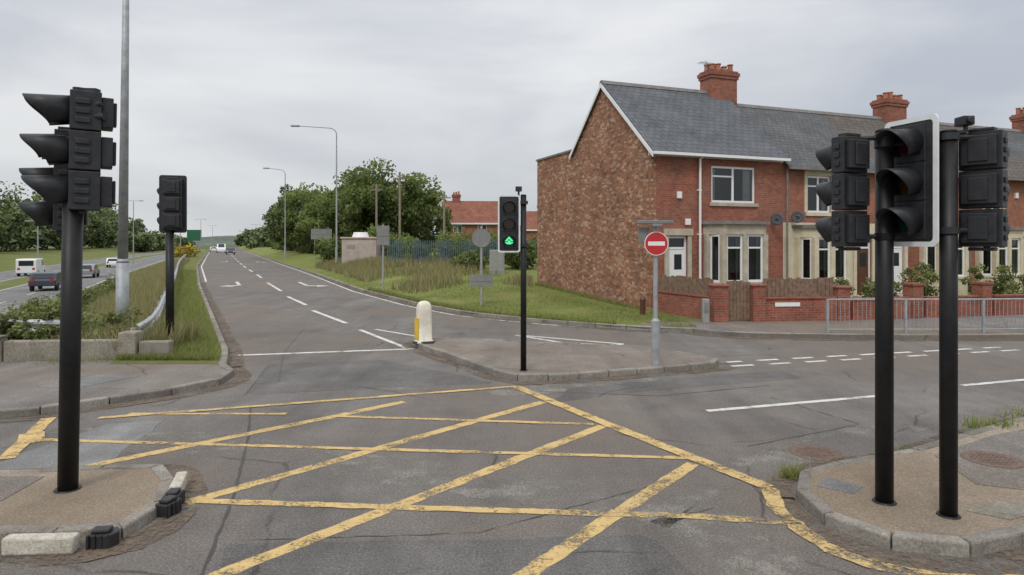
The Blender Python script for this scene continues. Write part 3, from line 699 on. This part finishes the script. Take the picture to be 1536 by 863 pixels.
def house(t0,w,eave,ridge,beave,wall,roof,door,bayx,win,baymat,first=False,chim=None,doorcol='upvc',painted=False):
    p=T0+ux*t0; h=root('brick_house',(p.x,p.y,0),ang)
    facade(h,w,eave,[(win[0],win[1],win[2],win[3]),(door[0],door[1],.4,2.75)],wall)
    if painted: facade(h,w-.12,3.3,[(door[0],door[1],.4,2.75)],'cream',-.004,'painted_ground_floor')
    window(h,*win[:4])
    b=B().box(win[0]-.1,win[1]+.1,-.07,.06,win[2]-.13,win[2]-.003)
    b.done('sill',M['stone'] if first else M['cream'],h)
    if not first:
        b=B().box(win[0]-.15,win[0],-.03,.02,win[2],win[3]); b.box(win[1],win[1]+.15,-.03,.02,win[2],win[3]); b.box(win[0]-.15,win[1]+.15,-.032,.02,win[3]+.002,win[3]+.22); b.done('window_surround',M['cream'],h)
    else:
        b=B(); x=win[0]-.1
        while x<win[1]+.1: b.box(x,x+.068,-.012,.01,win[3]+.003,win[3]+.22); x+=.078
        b.done('brick_lintel',M['chim'],h)
    d0,d1=door[:2]
    B().box(d0+.07,d1-.07,.1,.14,.4,2.28).done('door_leaf',M[doorcol],h)
    f=B().box(d0,d0+.07,.08,.15,.4,2.75); f.box(d1-.07,d1,.08,.15,.4,2.75); f.box(d0+.07,d1-.07,.08,.15,2.28,2.36); f.box(d0+.07,d1-.07,.08,.15,2.68,2.75); f.done('door_frame',M['upvc'],h)
    B().add([(d0+.32,.094,1.55),(d1-.18,.094,1.55),(d1-.18,.094,2.1),(d0+.32,.094,2.1)],[(0,1,2,3)]).done('door_glass',M['cglass'],h)
    B().add([(d0+.07,.12,2.36),(d1-.07,.12,2.36),(d1-.07,.12,2.68),(d0+.07,.12,2.68)],[(0,1,2,3)]).done('fanlight',M['glass'],h)
    sf=B().box(d0-.16,d0,-.05,.05,.0,2.78); sf.box(d1,d1+.16,-.05,.05,.0,2.78); sf.box(d0-.2,d1+.2,-.08,.05,2.78,3.02); sf.done('door_surround',M['cream'] if not first else M['stone'],h)
    B().box(d0-.2,d1+.2,-.5,.1,0,.38).done('door_step',M['stone'],h)
    bay(h,bayx[0],bayx[1],bayx[2],baymat)
    b=B()
    if first:
        b.xprism([(0,0),(SB,0),(SB,beave),(SR,ridge-.03),(0,eave)],-.22,-.001); b.box(-.218,3.2,SB+.001,SB+4.1,0,beave+.05)
        b.done('gable_wall',M['gable'],h)
        c=B(); c.box(-.28,3.25,SB+.12,SB+4.16,beave+.05,beave+.13); c.done('rear_roof_edge',M['lead'],h)
    b=B().box(0,w,SB-.2,SB-.003,0,beave); b.done('rear_wall',M[wall],h)
    sidex=w-.002
    B().xprism([(0.01,0),(SB-.21,0),(SB-.21,beave),(SR,ridge-.06),(0.01,eave)],sidex-.15,sidex).done('party_wall',M['brick'],h)
    x0=-.32 if first else 0.0; x1=w
    th=.1; ov=.32; k=(ridge-eave)/SR; kb=(ridge-beave)/(SB-SR)
    b=B().xprism([(-ov,eave-k*ov),(SR,ridge),(SR,ridge+th),(-ov,eave-k*ov+th)],x0,x1); b.xprism([(SR,ridge),(SB+.25,beave-kb*.25),(SB+.25,beave-kb*.25+th),(SR,ridge+th)],x0,x1); b.done('roof',M[roof],h)
    b=B()
    x=x0
    while x<x1-.1: b.xprism([(SR-.16,ridge+.0),(SR-.1,ridge+th+.04),(SR,ridge+th+.075),(SR+.1,ridge+th+.04),(SR+.16,ridge+.0)],x,min(x+.44,x1)); x+=.45
    b.done('ridge_tiles',M['lead'],h)
    if first:
        b=B()
        b.xprism([(-ov,eave-k*ov-.12),(SR,ridge-.12),(SR,ridge+.05),(-ov,eave-k*ov+.05)],x0-.035,x0-.003)
        b.xprism([(SR,ridge-.12),(SB+.25,beave-kb*.25-.12),(SB+.25,beave-kb*.25+.05),(SR,ridge+.05)],x0-.035,x0-.003); b.done('barge_boards',M['upvc'],h)
    ge=eave-k*ov
    b=B().box(x0,x1,-ov-.1,-ov+.0,ge-.02,ge+.08); b.done('gutter',M['upvc'] if first else M['lead'],h); B().box(x0 if first else 0,x1,-.03,-.003,eave-.3,eave-.05).done('fascia',M['upvc'] if first else M['brick'],h)
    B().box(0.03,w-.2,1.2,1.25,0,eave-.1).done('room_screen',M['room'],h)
    if chim: chimney(h,chim,SR,ridge-.6,ridge+1.0)
    return h
h1=house(0,5.7,5.9,8.86,6.5,'brick','slate',(.5,1.32),(2.0,4.6,3.3),(2.37,4.37,4.0,5.35),'stone',first=True,chim=5.4)
b=B().cyl((1.8,-.1,.2),(1.8,-.1,5.55),.045,n=12); b.cyl((1.8,-.1,5.55),(1.8,-.34,5.66),.045,n=12)
for z in(1.2,2.8,4.4): b.box(1.73,1.87,-.11,.0,z,z+.05)
b.done('downpipe',M['upvc'],h1)
b=B().box(.85,1.05,-.08,-.002,4.1,4.35); b.box(1.2,1.42,-.09,-.002,3.15,3.38); b.done('alarm_box',M['upvc'],h1,bevel=.02)
b=B().cyl((4.75,SR,9.3),(4.75,SR,10.3),.02,n=6); b.cyl((4.4,SR,10.2),(5.0,SR,10.2),.012,n=5)
for k in range(5): b.cyl((4.45+k*.1,SR-.2,10.2),(4.45+k*.1,SR+.2,10.2),.008,n=4)
b.done('tv_aerial',M['galv'],h1)
def dish(par,x,z,ry):
    g=root('satellite_dish',(x,-.35,z),ry,parent=par); V=[(0,0,0)];F=[];N=20
    for k in range(1,5):
        rr=.25*k/4
        for i in range(N): a=2*math.pi*i/N; V.append((rr*math.cos(a),-.6*rr*rr,rr*.92*math.sin(a)))
    for i in range(N): F.append((0,1+i,1+(i+1)%N))
    for k in range(3):
        for i in range(N): F.append((1+k*N+i,1+k*N+(i+1)%N,1+(k+1)*N+(i+1)%N,1+(k+1)*N+i))
    o=B().add(V,F).done('reflector',M['dish'],g,smooth=True); o.modifiers.new('s','SOLIDIFY').thickness=.012
    b=B().cyl((0,0,-.2),(0,-.35,-.1),.012,n=6); b.box(-.04,.04,-.4,-.33,-.13,-.05); b.cyl((0,.02,0),(0,.35,-.1),.02,n=6); b.done('arm',M['dish'],g)
dish(h1,5.1,3.4,-65)
W=5.1; x=5.7
specs=[('brick2','slate2',False),('brick','slate3',True),('brick2','slate3',False),('brick','slate2',True),('brick2','slate3',False)]
for i,(wm,rm,mir) in enumerate(specs):
    if not mir: h=house(x,W,5.6,8.43,6.1,wm,rm,(3.75,4.6),(.55,2.95,3.2),(1.2,2.4,3.7,5.15),'cream',chim=(W-.5 if i in(3,) else None),doorcol='dbrown',painted=(i==0))
    else: h=house(x,W,5.6,8.43,6.1,wm,rm,(.5,1.35),(2.2,4.5,3.2),(2.6,3.8,3.7,5.15),'cream',chim=(W-.4 if i in(1,3) else None),doorcol='upvc')
    if i==0: dish(h,.4,3.5,-60)
    B().cyl((.12,-.1,.2),(.12,-.1,5.4),.04,n=10).done('downpipe',M['lead'],h)
    B().box(3.2,3.38,-.08,-.002,4.55,4.8).done('alarm_box',M['upvc'],h)
    x+=W
def bghouse(x,y,z,w,d,eave,ridge,rz):
    h=root('brick_house',(x,y,z),rz); ops=[(w*.15,w*.35,.9,2.1),(w*.6,w*.8,.9,2.1),(w*.15,w*.32,eave-1.4,eave-.35),(w*.62,w*.79,eave-1.4,eave-.35)]
    facade(h,w,eave,ops,'brick2')
    for o_ in ops: window(h,*o_,curtain=False)
    b=B().xprism([(0,0),(d,0),(d,eave),(d/2,ridge-.05),(0,eave)],-.2,-.001); b.xprism([(0,0),(d,0),(d,eave),(d/2,ridge-.05),(0,eave)],w+.001,w+.2); b.box(0,w,d-.2,d-.01,0,eave); b.done('walls',M['brick2'],h)
    k=(ridge-eave)/(d/2)
    b=B().xprism([(-.3,eave-.3*k),(d/2,ridge),(d/2,ridge+.1),(-.3,eave-.3*k+.1)],-.4,w+.4); b.xprism([(d/2,ridge),(d+.3,eave-.3*k),(d+.3,eave-.3*k+.1),(d/2,ridge+.1)],-.4,w+.4); b.done('roof',M['rtile'],h)
    B().box(-.4,w+.4,-.36,-.301,eave-.3*k-.12,eave-.3*k+.06).done('gutter',M['upvc'],h)
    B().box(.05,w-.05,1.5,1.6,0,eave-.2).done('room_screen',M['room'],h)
    chimney(h,w*.22,d/2,ridge-.5,ridge+.9,3,1.0,.7)
bghouse(-8.0,80,.8,6.3,7,4.3,6.9,6)
bghouse(2.0,86,.8,10,7,3.6,5.9,4)

# garden walls
def pier(b,x,y,h,s=.22): b.box(x-s,x+s,y-s,y+s,0,h)
r=root('brick_garden_wall',(6.3,20.35,.1),6)
b=B(); pier(b,0,0,1.08); pier(b,1.22,0,1.08,.2); b.box(1.42,3.75,-.11,.11,0,.68); pier(b,3.95,0,1.0,.2); b.done('wall_and_piers',M['brickw'],r)
b=B()
for xx,s,hh in((0,.26,1.08),(1.22,.24,1.08),(3.95,.24,1.0)): b.prism([(xx-s,-s),(xx+s,-s),(xx+s,s),(xx-s,s)],hh,hh+.07)
b.box(1.42,3.75,-.15,.15,.682,.74); b.done('copings',M['brickw'],r,bevel=.02)
B().box(1.75,2.55,-.135,-.115,.46,.58).done('street_name_plate',M['white'],r)
def boards(b,x0,x1,y,z0,z1,wd=.12,gap=.015):
    x=x0
    while x<x1-.02:
        e=min(x+wd,x1); b.box(x,e,y-.01+random.uniform(-.004,.004),y+.012,z0,z1+random.uniform(-.04,.03)); x+=wd+gap
r=root('timber_fence',(6.3,20.35,.1),6); b=B(); boards(b,1.45,3.75,.03,.75,1.32); b.box(1.45,3.75,.045,.09,.85,.92); b.box(1.45,3.75,.045,.09,1.15,1.22); b.done('boards',M['wood'],r)
r=root('garden_gate',(6.3,20.35,.1),6); b=B(); boards(b,.25,1.0,0,.05,1.25,.1,.01); b.box(.25,1.0,.015,.05,.3,.4); b.box(.25,1.0,.015,.05,.9,1.0); b.done('boards',M['wood'],r)
a_=Vector((5.08,23.35)); c_=Vector((6.22,20.6)); L=(c_-a_).length; an=math.degrees(math.atan2(c_.y-a_.y,c_.x-a_.x))
r=root('brick_garden_wall',(a_.x,a_.y,.05),an); B().box(0,L,-.11,.11,0,.75).done('wall',M['brickw'],r); B().box(0,L,-.14,.14,.752,.8).done('coping',M['brickw'],r,bevel=.015)
r=root('timber_fence',(a_.x,a_.y,.05),an); b=B(); boards(b,.02,L,0,.81,1.35); b.done('boards',M['wood'],r)
r=root('brick_garden_wall',(10.4,20.78,.1),14); b=B(); x=0; c=B()
while x<40:
    b.box(x+.2,x+2.35,-.1,.1,0,.62); c.box(x+.2,x+2.35,-.13,.13,.622,.68); pier(b,x+2.55,0,1.05,.2); c.box(x+2.31,x+2.79,-.24,.24,1.052,1.12); x+=2.75
b.done('wall_and_piers',M['brickw'],r); c.done('copings',M['brickw'],r)
r=root('meter_cabinet',(5.85,20.15,.1)); B().box(-.1,.1,-.08,.08,0,.72).done('body',M['grey'],r,bevel=.02); B().box(-.07,.07,-.088,-.08,.3,.62).done('door',M['signback'],r)
r=root('marker_post',(4.35,22.2,.13)); b=B().cyl((0,0,0),(0,0,.5),.09,n=14); b.cyl((0,0,.5),(0,0,.62),.11,.05,n=14); b.done('post',M['dbrown'],r)

# ---------------------------------------------------------------- vehicles
def vehicle(name,x,y,z,rz,paint,L=4.3,Wd=1.8,H=1.45,van=False):
    r=root(name,(x,y,z),rz)   # local x = forwards
    if van: pr=[(-L/2,.35),(-L/2,H-.1),(-L/2+.1,H),(L*.18,H),(L*.32,H*.62),(L*.48,H*.5),(L/2,.75),(L/2,.35)]
    else: pr=[(-L/2,.4),(-L/2+.02,.85),(-L*.44,.95),(-L*.36,H-.08),(-L*.25,H),(L*.05,H),(L*.22,.98),(L*.44,.82),(L/2,.62),(L/2,.35)]
    B().yprism(pr,-Wd/2,Wd/2).done('body',M[paint],r,bevel=.07,segs=3)
    g=B()
    for s in(-1,1):
        ys_=sorted((s*(Wd/2+.004),s*(Wd/2-.01)))
        if van: g.yprism([(L*.02,H*.6),(L*.02,H-.15),(L*.16,H-.15),(L*.28,H*.6)],*ys_)
        else: g.yprism([(-L*.36,.98),(-L*.31,H-.12),(L*.03,H-.1),(L*.18,.98)],*ys_)
    if van: g.box(-L/2-.006,-L/2+.01,-.7,.7,H*.6,H-.2)
    else: g.add([(-L*.44-.01,-.7,.98),(-L*.44-.01,.7,.98),(-L*.372,.62,H-.1),(-L*.372,-.62,H-.1)],[(0,1,2,3)])
    fx=(L*.185,H-.02,L*.325,H*.64) if van else (L*.06,H-.03,L*.215,1.02)
    g.add([(fx[0]+.03,-.68,fx[1]),(fx[0]+.03,.68,fx[1]),(fx[2]+.03,.74,fx[3]),(fx[2]+.03,-.74,fx[3])],[(3,2,1,0)])
    g.done('windows',M['cglass'],r)
    w=B()
    for xx in(-L*.31,L*.31):
        for s in(-1,1): w.cyl((xx,s*(Wd/2-.2),.32),(xx,s*(Wd/2+.02),.32),.32,n=18)
    w.done('wheels',M['tyre'],r)
    t=B()
    for s in(-1,1): t.box(-L/2-.012,-L/2+.02,s*Wd*.36-.13,s*Wd*.36+.13,.72,.95)
    t.done('tail_lamps',M['tail'],r)
    t=B()
    for s in(-1,1): t.box(L/2-.04,L/2+.012,s*Wd*.36-.15,s*Wd*.36+.15,.55,.72)
    t.done('head_lamps',M['white'],r)
vehicle('van',-55.5,77,-1.23,114,'cwhite',4.8,1.95,1.95,True)
vehicle('car',-37.2,53.5,-1.23,114,'cblue')
vehicle('car',-46.5,73,-1.23,114,'cgrey')
vehicle('car',-62,104,-1.23,114,'cwhite')
vehicle('van',-75,172,0.01,-66,'cwhite',5.4,2.0,2.3,True)
vehicle('car',-62.5,148,0.01,-66,'cblue'); vehicle('car',-85,190,0.01,114,'cwhite'); vehicle('car',-92,212,0.01,114,'cgrey')

# ---------------------------------------------------------------- vegetation
def leaves(C,size,flat=.6):
    n=len(C); u=rng.normal(size=(n,3)); u/=np.linalg.norm(u,axis=1)[:,None]; w=rng.normal(size=(n,3)); w-=u*(w*u).sum(1)[:,None]; w/=np.linalg.norm(w,axis=1)[:,None]
    s=(size*rng.uniform(.6,1.3,n))[:,None]
    V=np.stack([C-u*s,C-w*s*flat,C+u*s,C+w*s*flat],1).reshape(-1,3); F=np.arange(4*n).reshape(n,4); return V,F
def crown_pts(cx,cy,zb,h,rx,n,K,base=.15,rcf=.26):
    cz=zb+h*(base+1)/2; rz=h*(1-base)/2
    d=rng.normal(size=(K,3)); d/=np.linalg.norm(d,axis=1)[:,None]; rr=rng.uniform(.35,.92,K)[:,None]
    cl=d*rr*np.array([rx,rx,rz]); cl[:,2]*=np.where(cl[:,2]<0,.9,1)
    tone=np.clip(.34+.4*(cl[:,2]/rz)+rng.normal(0,.25,K),0,1)  # crown shade put into leaf colour by cluster height, plus random tone
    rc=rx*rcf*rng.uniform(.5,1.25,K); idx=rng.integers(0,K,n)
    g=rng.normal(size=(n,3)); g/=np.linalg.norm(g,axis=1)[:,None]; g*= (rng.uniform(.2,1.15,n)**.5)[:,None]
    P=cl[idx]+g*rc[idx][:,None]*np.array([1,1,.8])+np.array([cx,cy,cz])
    t=np.clip(tone[idx]+.35*g[:,2]+rng.normal(0,.1,n),0,1)  # each clump's upper leaves coloured lighter, undersides darker, as painted shading
    P[:,2]=np.maximum(P[:,2],zb+.1)
    return P,t,cl+np.array([cx,cy,cz])
def tree(x,y,z,h,rx,n=9000,leaf=.2,K=70,mat='leaf',base=.05,name='tree'):
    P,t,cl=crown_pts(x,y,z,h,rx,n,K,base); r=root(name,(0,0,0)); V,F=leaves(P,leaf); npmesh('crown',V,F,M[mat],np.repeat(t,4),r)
    b=B(); tr=h*.028; b.cyl((x,y,z-.3),(x+.1,y,z+h*.35),tr,tr*.7,n=9); b.cyl((x+.1,y,z+h*.35),(x,y,z+h*.75),tr*.7,tr*.2,n=8)
    for i in range(0,K,3):
        c=cl[i]; z0=z+h*random.uniform(.2,.55); b.cyl((x+.08,y,min(z0,c[2])),tuple(c),tr*.35,tr*.08,n=5)
    b.done('trunk',M['bark'],r)
tree(-12.8,68,.6,10.6,5.2,17000,.2,95)
tree(-10.6,74,.6,8.6,4.0,8000,.2,60)
tree(-17.3,74,.6,9.9,4.6,12000,.2,70)
tree(-26,94,.6,9.6,5.0,7000,.26,55,'leaf')
tree(-30.5,100,.6,10.4,5.2,7000,.26,55)
tree(-36,112,.6,11.6,5.4,8000,.28,55,'leafd')
tree(-41.5,125,.6,10.2,5,6000,.3,50)
tree(-23,86,.6,7.2,3.8,5000,.24,40)
def mass(name,specs,leaf,mat,npts,K=14,base=0):
    Ps=[];ts=[]
    for x,y,z,h,rx in specs:
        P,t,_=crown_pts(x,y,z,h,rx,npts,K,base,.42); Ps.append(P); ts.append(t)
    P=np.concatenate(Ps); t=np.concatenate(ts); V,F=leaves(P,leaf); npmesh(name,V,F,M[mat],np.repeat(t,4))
U=random.uniform
sp=[]
for k in range(120):
    y=40+k*3.3+U(-2,2); d=50+U(-4,6)+ (k*.04); sp.append((xl(min(y,400))-(max(0,y-400)*.43)-d,y,-.3,U(7,12)*(1+.002*y),U(4,6)))
for k in range(60):
    y=50+k*6+U(-2,2); d=62+U(-4,8); sp.append((xl(min(y,400))-d,y,.2,U(12,18)*(1+.0018*y),U(5,8)))
mass('tree_belt',sp,.6,'leafd',700,18)
sp=[]
for k in range(60):
    y=210+k*6; sp.append((xr(min(y,400))-max(0,y-400)*.43+U(4,26),y,0,U(6,11),U(4,7)))
for k in range(60):
    y=250+k*6; sp.append((xl(min(y,400))-max(0,y-400)*.43-U(3,8)-26,y,-1,U(4,9),U(4,7)))
mass('tree_belt',sp,.9,'leafd',350,12)
sp=[]
for k in range(36):
    y=60+k*3.2+U(-1,1); sp.append((xr(y)+U(6.0,10),y,.5,U(1.6,4.2),U(1.5,2.6)))
for x_,y_,h_,r_ in((-17,62,2.4,1.8),(-9.2,56,2.6,2),(-7.5,50,2.2,1.6),(-4.5,49,2.4,1.8),(-1.6,48,2.6,1.6),(.4,43,2.3,1.3),(-2.6,43,1.7,1.2),(-10.5,60,3.4,2.4),(-2,62,3.2,3),(3,64,4,3),(-5,66,3.4,3)): sp.append((x_,y_,.5,h_,r_))
mass('shrubs',sp,.14,'leaf',1500,16)
sp=[]
for k in range(38):
    sp.append((U(-14.8,-8.8),U(14.2,16.4),U(-.2,0),U(.5,1.3),U(.3,.75)))
for k in range(6): sp.append((U(-13.5,-9),13.95,.25,U(.4,.6),U(.2,.35)))
for k in range(30):
    y=U(17,40); sp.append((xl(y)-U(3.8,6.5),y,-.7,U(.6,1.4),U(.4,.9)))
mass('brambles',sp,.05,'bramble',1000,12)
mass('gorse_bush',[(xl(110)-3.2,110,0,2.2,2.5),(xl(118)-3.2,118,0,1.9,2.2)],.16,'gorse',900)
sp=[]
for k in range(12):
    t=6+k*2.3+U(-.5,.5); p=T0+ux*t; sp.append((p.x+.9,p.y-2.0+U(-.3,.3),.1,U(.9,1.9),U(.5,.8)))
mass('garden_shrubs',sp,.06,'bramble',1300,14)
def blades(name,P,h,w,mat,lean=.35):
    n=len(P); a=rng.uniform(0,2*np.pi,n); dx=np.stack([np.cos(a),np.sin(a),np.zeros(n)],1)*w; H=h*rng.uniform(.5,1.3,n)
    b_=rng.uniform(0,2*np.pi,n); l=rng.uniform(0,lean,n)*H; tip=P+np.stack([np.cos(b_)*l,np.sin(b_)*l,H],1)
    V=np.stack([P-dx,P+dx,tip],1).reshape(-1,3); F=np.arange(3*n).reshape(n,3); t=rng.uniform(0,1,n); npmesh(name,V,F,M[mat],np.repeat(t,3))
P=[]
while len(P)<30000:
    y=19+U(0,1)**1.7*36; d=U(.15,9.5); x=xr(y)+d
    if y>23.2 and x>5.0-.383*(y-23.6): continue
    if y<=23.2 and x>5.3: continue
    if math.sin(x*1.7+y*.6)+math.sin(y*1.3-x*.5)+U(-1.2,1.2)<-.3: continue
    P.append((x,y,hR(x,y)-.01))
blades('verge_grass',np.array(P),.075,.011,'grassb',.8)
P=[]
while len(P)<18000:
    y=U(29,62); d=U(1.2,9); x=xr(y)+d
    if x>1: continue
    if math.sin(x*1.1)+math.sin(y*.8)+U(-1,1)<(.1 if y>36 else 1.0) and y<44: continue
    P.append((x,y,hR(x,y)-.02))
blades('tall_grass',np.array(P),.5,.03,'dryb',.6)
P=[]
for _ in range(3500):
    y=U(19.5,34); P.append((xr(y)+U(.14,.35),y,.1))
for _ in range(1500):
    t=U(0,9.5); x=4.75-.358*t; y=23.6+.934*t; x-=U(0,.3); P.append((x,y,hR(x,y)))
blades('edge_grass',np.array(P),.18,.012,'grassb',.7)
P=[]
while len(P)<26000:
    y=13.6+U(0,1)**1.8*45; d=.16+U(0,1)**.8*2.1; P.append((xl(y)-d,y,.1))
blades('verge_grass',np.array(P),.14,.010,'grassb',.9)
P=[]
while len(P)<24000:
    y=14.5+U(0,1)**1.5*75; d=U(1.4,8); P.append((xl(y)-d,y,hL(d,y)))
for _ in range(5000): 
    x=U(-15,-7.6); y=U(13.8,16.5); P.append((x,y,hL(max(0,xl(y)-x),y)+.1))
blades('tall_grass',np.array(P),.52,.016,'dryb',.6)
P=[]
for cx,cy,n_,s in((3.0,7.1,110,.09),(4.7,7.85,70,.10),(6.3,8.75,200,.2),(7.3,9.3,120,.2),(-7.8,15.1,400,.25),(-6.3,13.85,160,.12),(5.0,20.3,200,.3),(-8.9,13.5,160,.5)):
    for _ in range(n_): P.append((cx+random.gauss(0,s),cy+random.gauss(0,s*.4),.08 if s>.11 else .0))
blades('weeds',np.array(P),.15,.008,'grassb',1.0)
# hills
V=[];F=[];N=90
for i in range(N+1):
    x=-1900+i*34; hgt=30+22*math.sin(i*.09+1)+7*math.sin(i*.33)+3*math.sin(i*1.1); V+=[(x,1150,-2),(x,1350,max(4,hgt)),(x,1600,max(4,hgt)+12)]
for i in range(N):
    for k in(0,1): F.append((i*3+k,(i+1)*3+k,(i+1)*3+k+1,i*3+k+1))
B().add(V,F).done('hills',M['hill'],smooth=True)

# ---------------------------------------------------------------- world, sun, camera
w=bpy.data.worlds.new('World'); scene.world=w; w.use_nodes=True; nt=w.node_tree; nt.nodes.clear()
out=nt.nodes.new('ShaderNodeOutputWorld'); bg=nt.nodes.new('ShaderNodeBackground'); nt.links.new(bg.outputs[0],out.inputs[0])
sky=nt.nodes.new('ShaderNodeTexSky'); sky.sky_type='NISHITA'; sky.sun_disc=False; sky.sun_elevation=R(48); sky.sun_rotation=R(200)
bg.inputs['Strength'].default_value=.1
tc=nt.nodes.new('ShaderNodeTexCoord').outputs['Generated']
sep=nt.nodes.new('ShaderNodeSeparateXYZ'); nt.links.new(tc,sep.inputs[0])
elev=ramp(nt,sep.outputs['Z'],[(0,(6.5,6.65,6.75)),(.12,(6.5,6.65,6.85)),(.4,(8.0,8.1,8.3)),(1,(14.5,14.5,14.7))])
mp=nt.nodes.new('ShaderNodeMapping'); mp.inputs['Scale'].default_value=(1.2,1.2,4.2); mp.inputs['Location'].default_value=(.3,.2,.1); nt.links.new(tc,mp.inputs[0])
cn=noise(nt,1.5,6,.5,mp.outputs[0],.35)
cl=ramp(nt,cn,[(.3,(.74,.77,.835)),(.48,(.95,.96,.985)),(.66,(1.2,1.19,1.17))])
cloud=mix(nt,1,elev,cl,'MULTIPLY')
fin=mix(nt,.93,sky.outputs[0],cloud); nt.links.new(fin,bg.inputs['Color'])
sd=bpy.data.lights.new('sun','SUN'); sd.energy=1.2; sd.angle=R(14); sd.color=(1,.96,.9); so=bpy.data.objects.new('sun',sd); scene.collection.objects.link(so)
az=R(200); el=R(48); dirv=Vector((math.sin(az)*math.cos(el),math.cos(az)*math.cos(el),math.sin(el)))
so.rotation_euler=dirv.to_track_quat('Z','Y').to_euler()
cd=bpy.data.cameras.new('camera'); cd.sensor_width=36; cd.lens=23.44; cd.shift_y=-.0433; cd.clip_end=6000; co=bpy.data.objects.new('camera',cd); scene.collection.objects.link(co)
co.location=(0,0,2.5); co.rotation_euler=(R(90),0,0); scene.camera=co
scene.view_settings.view_transform='Standard'; scene.view_settings.look='None'; scene.view_settings.exposure=0
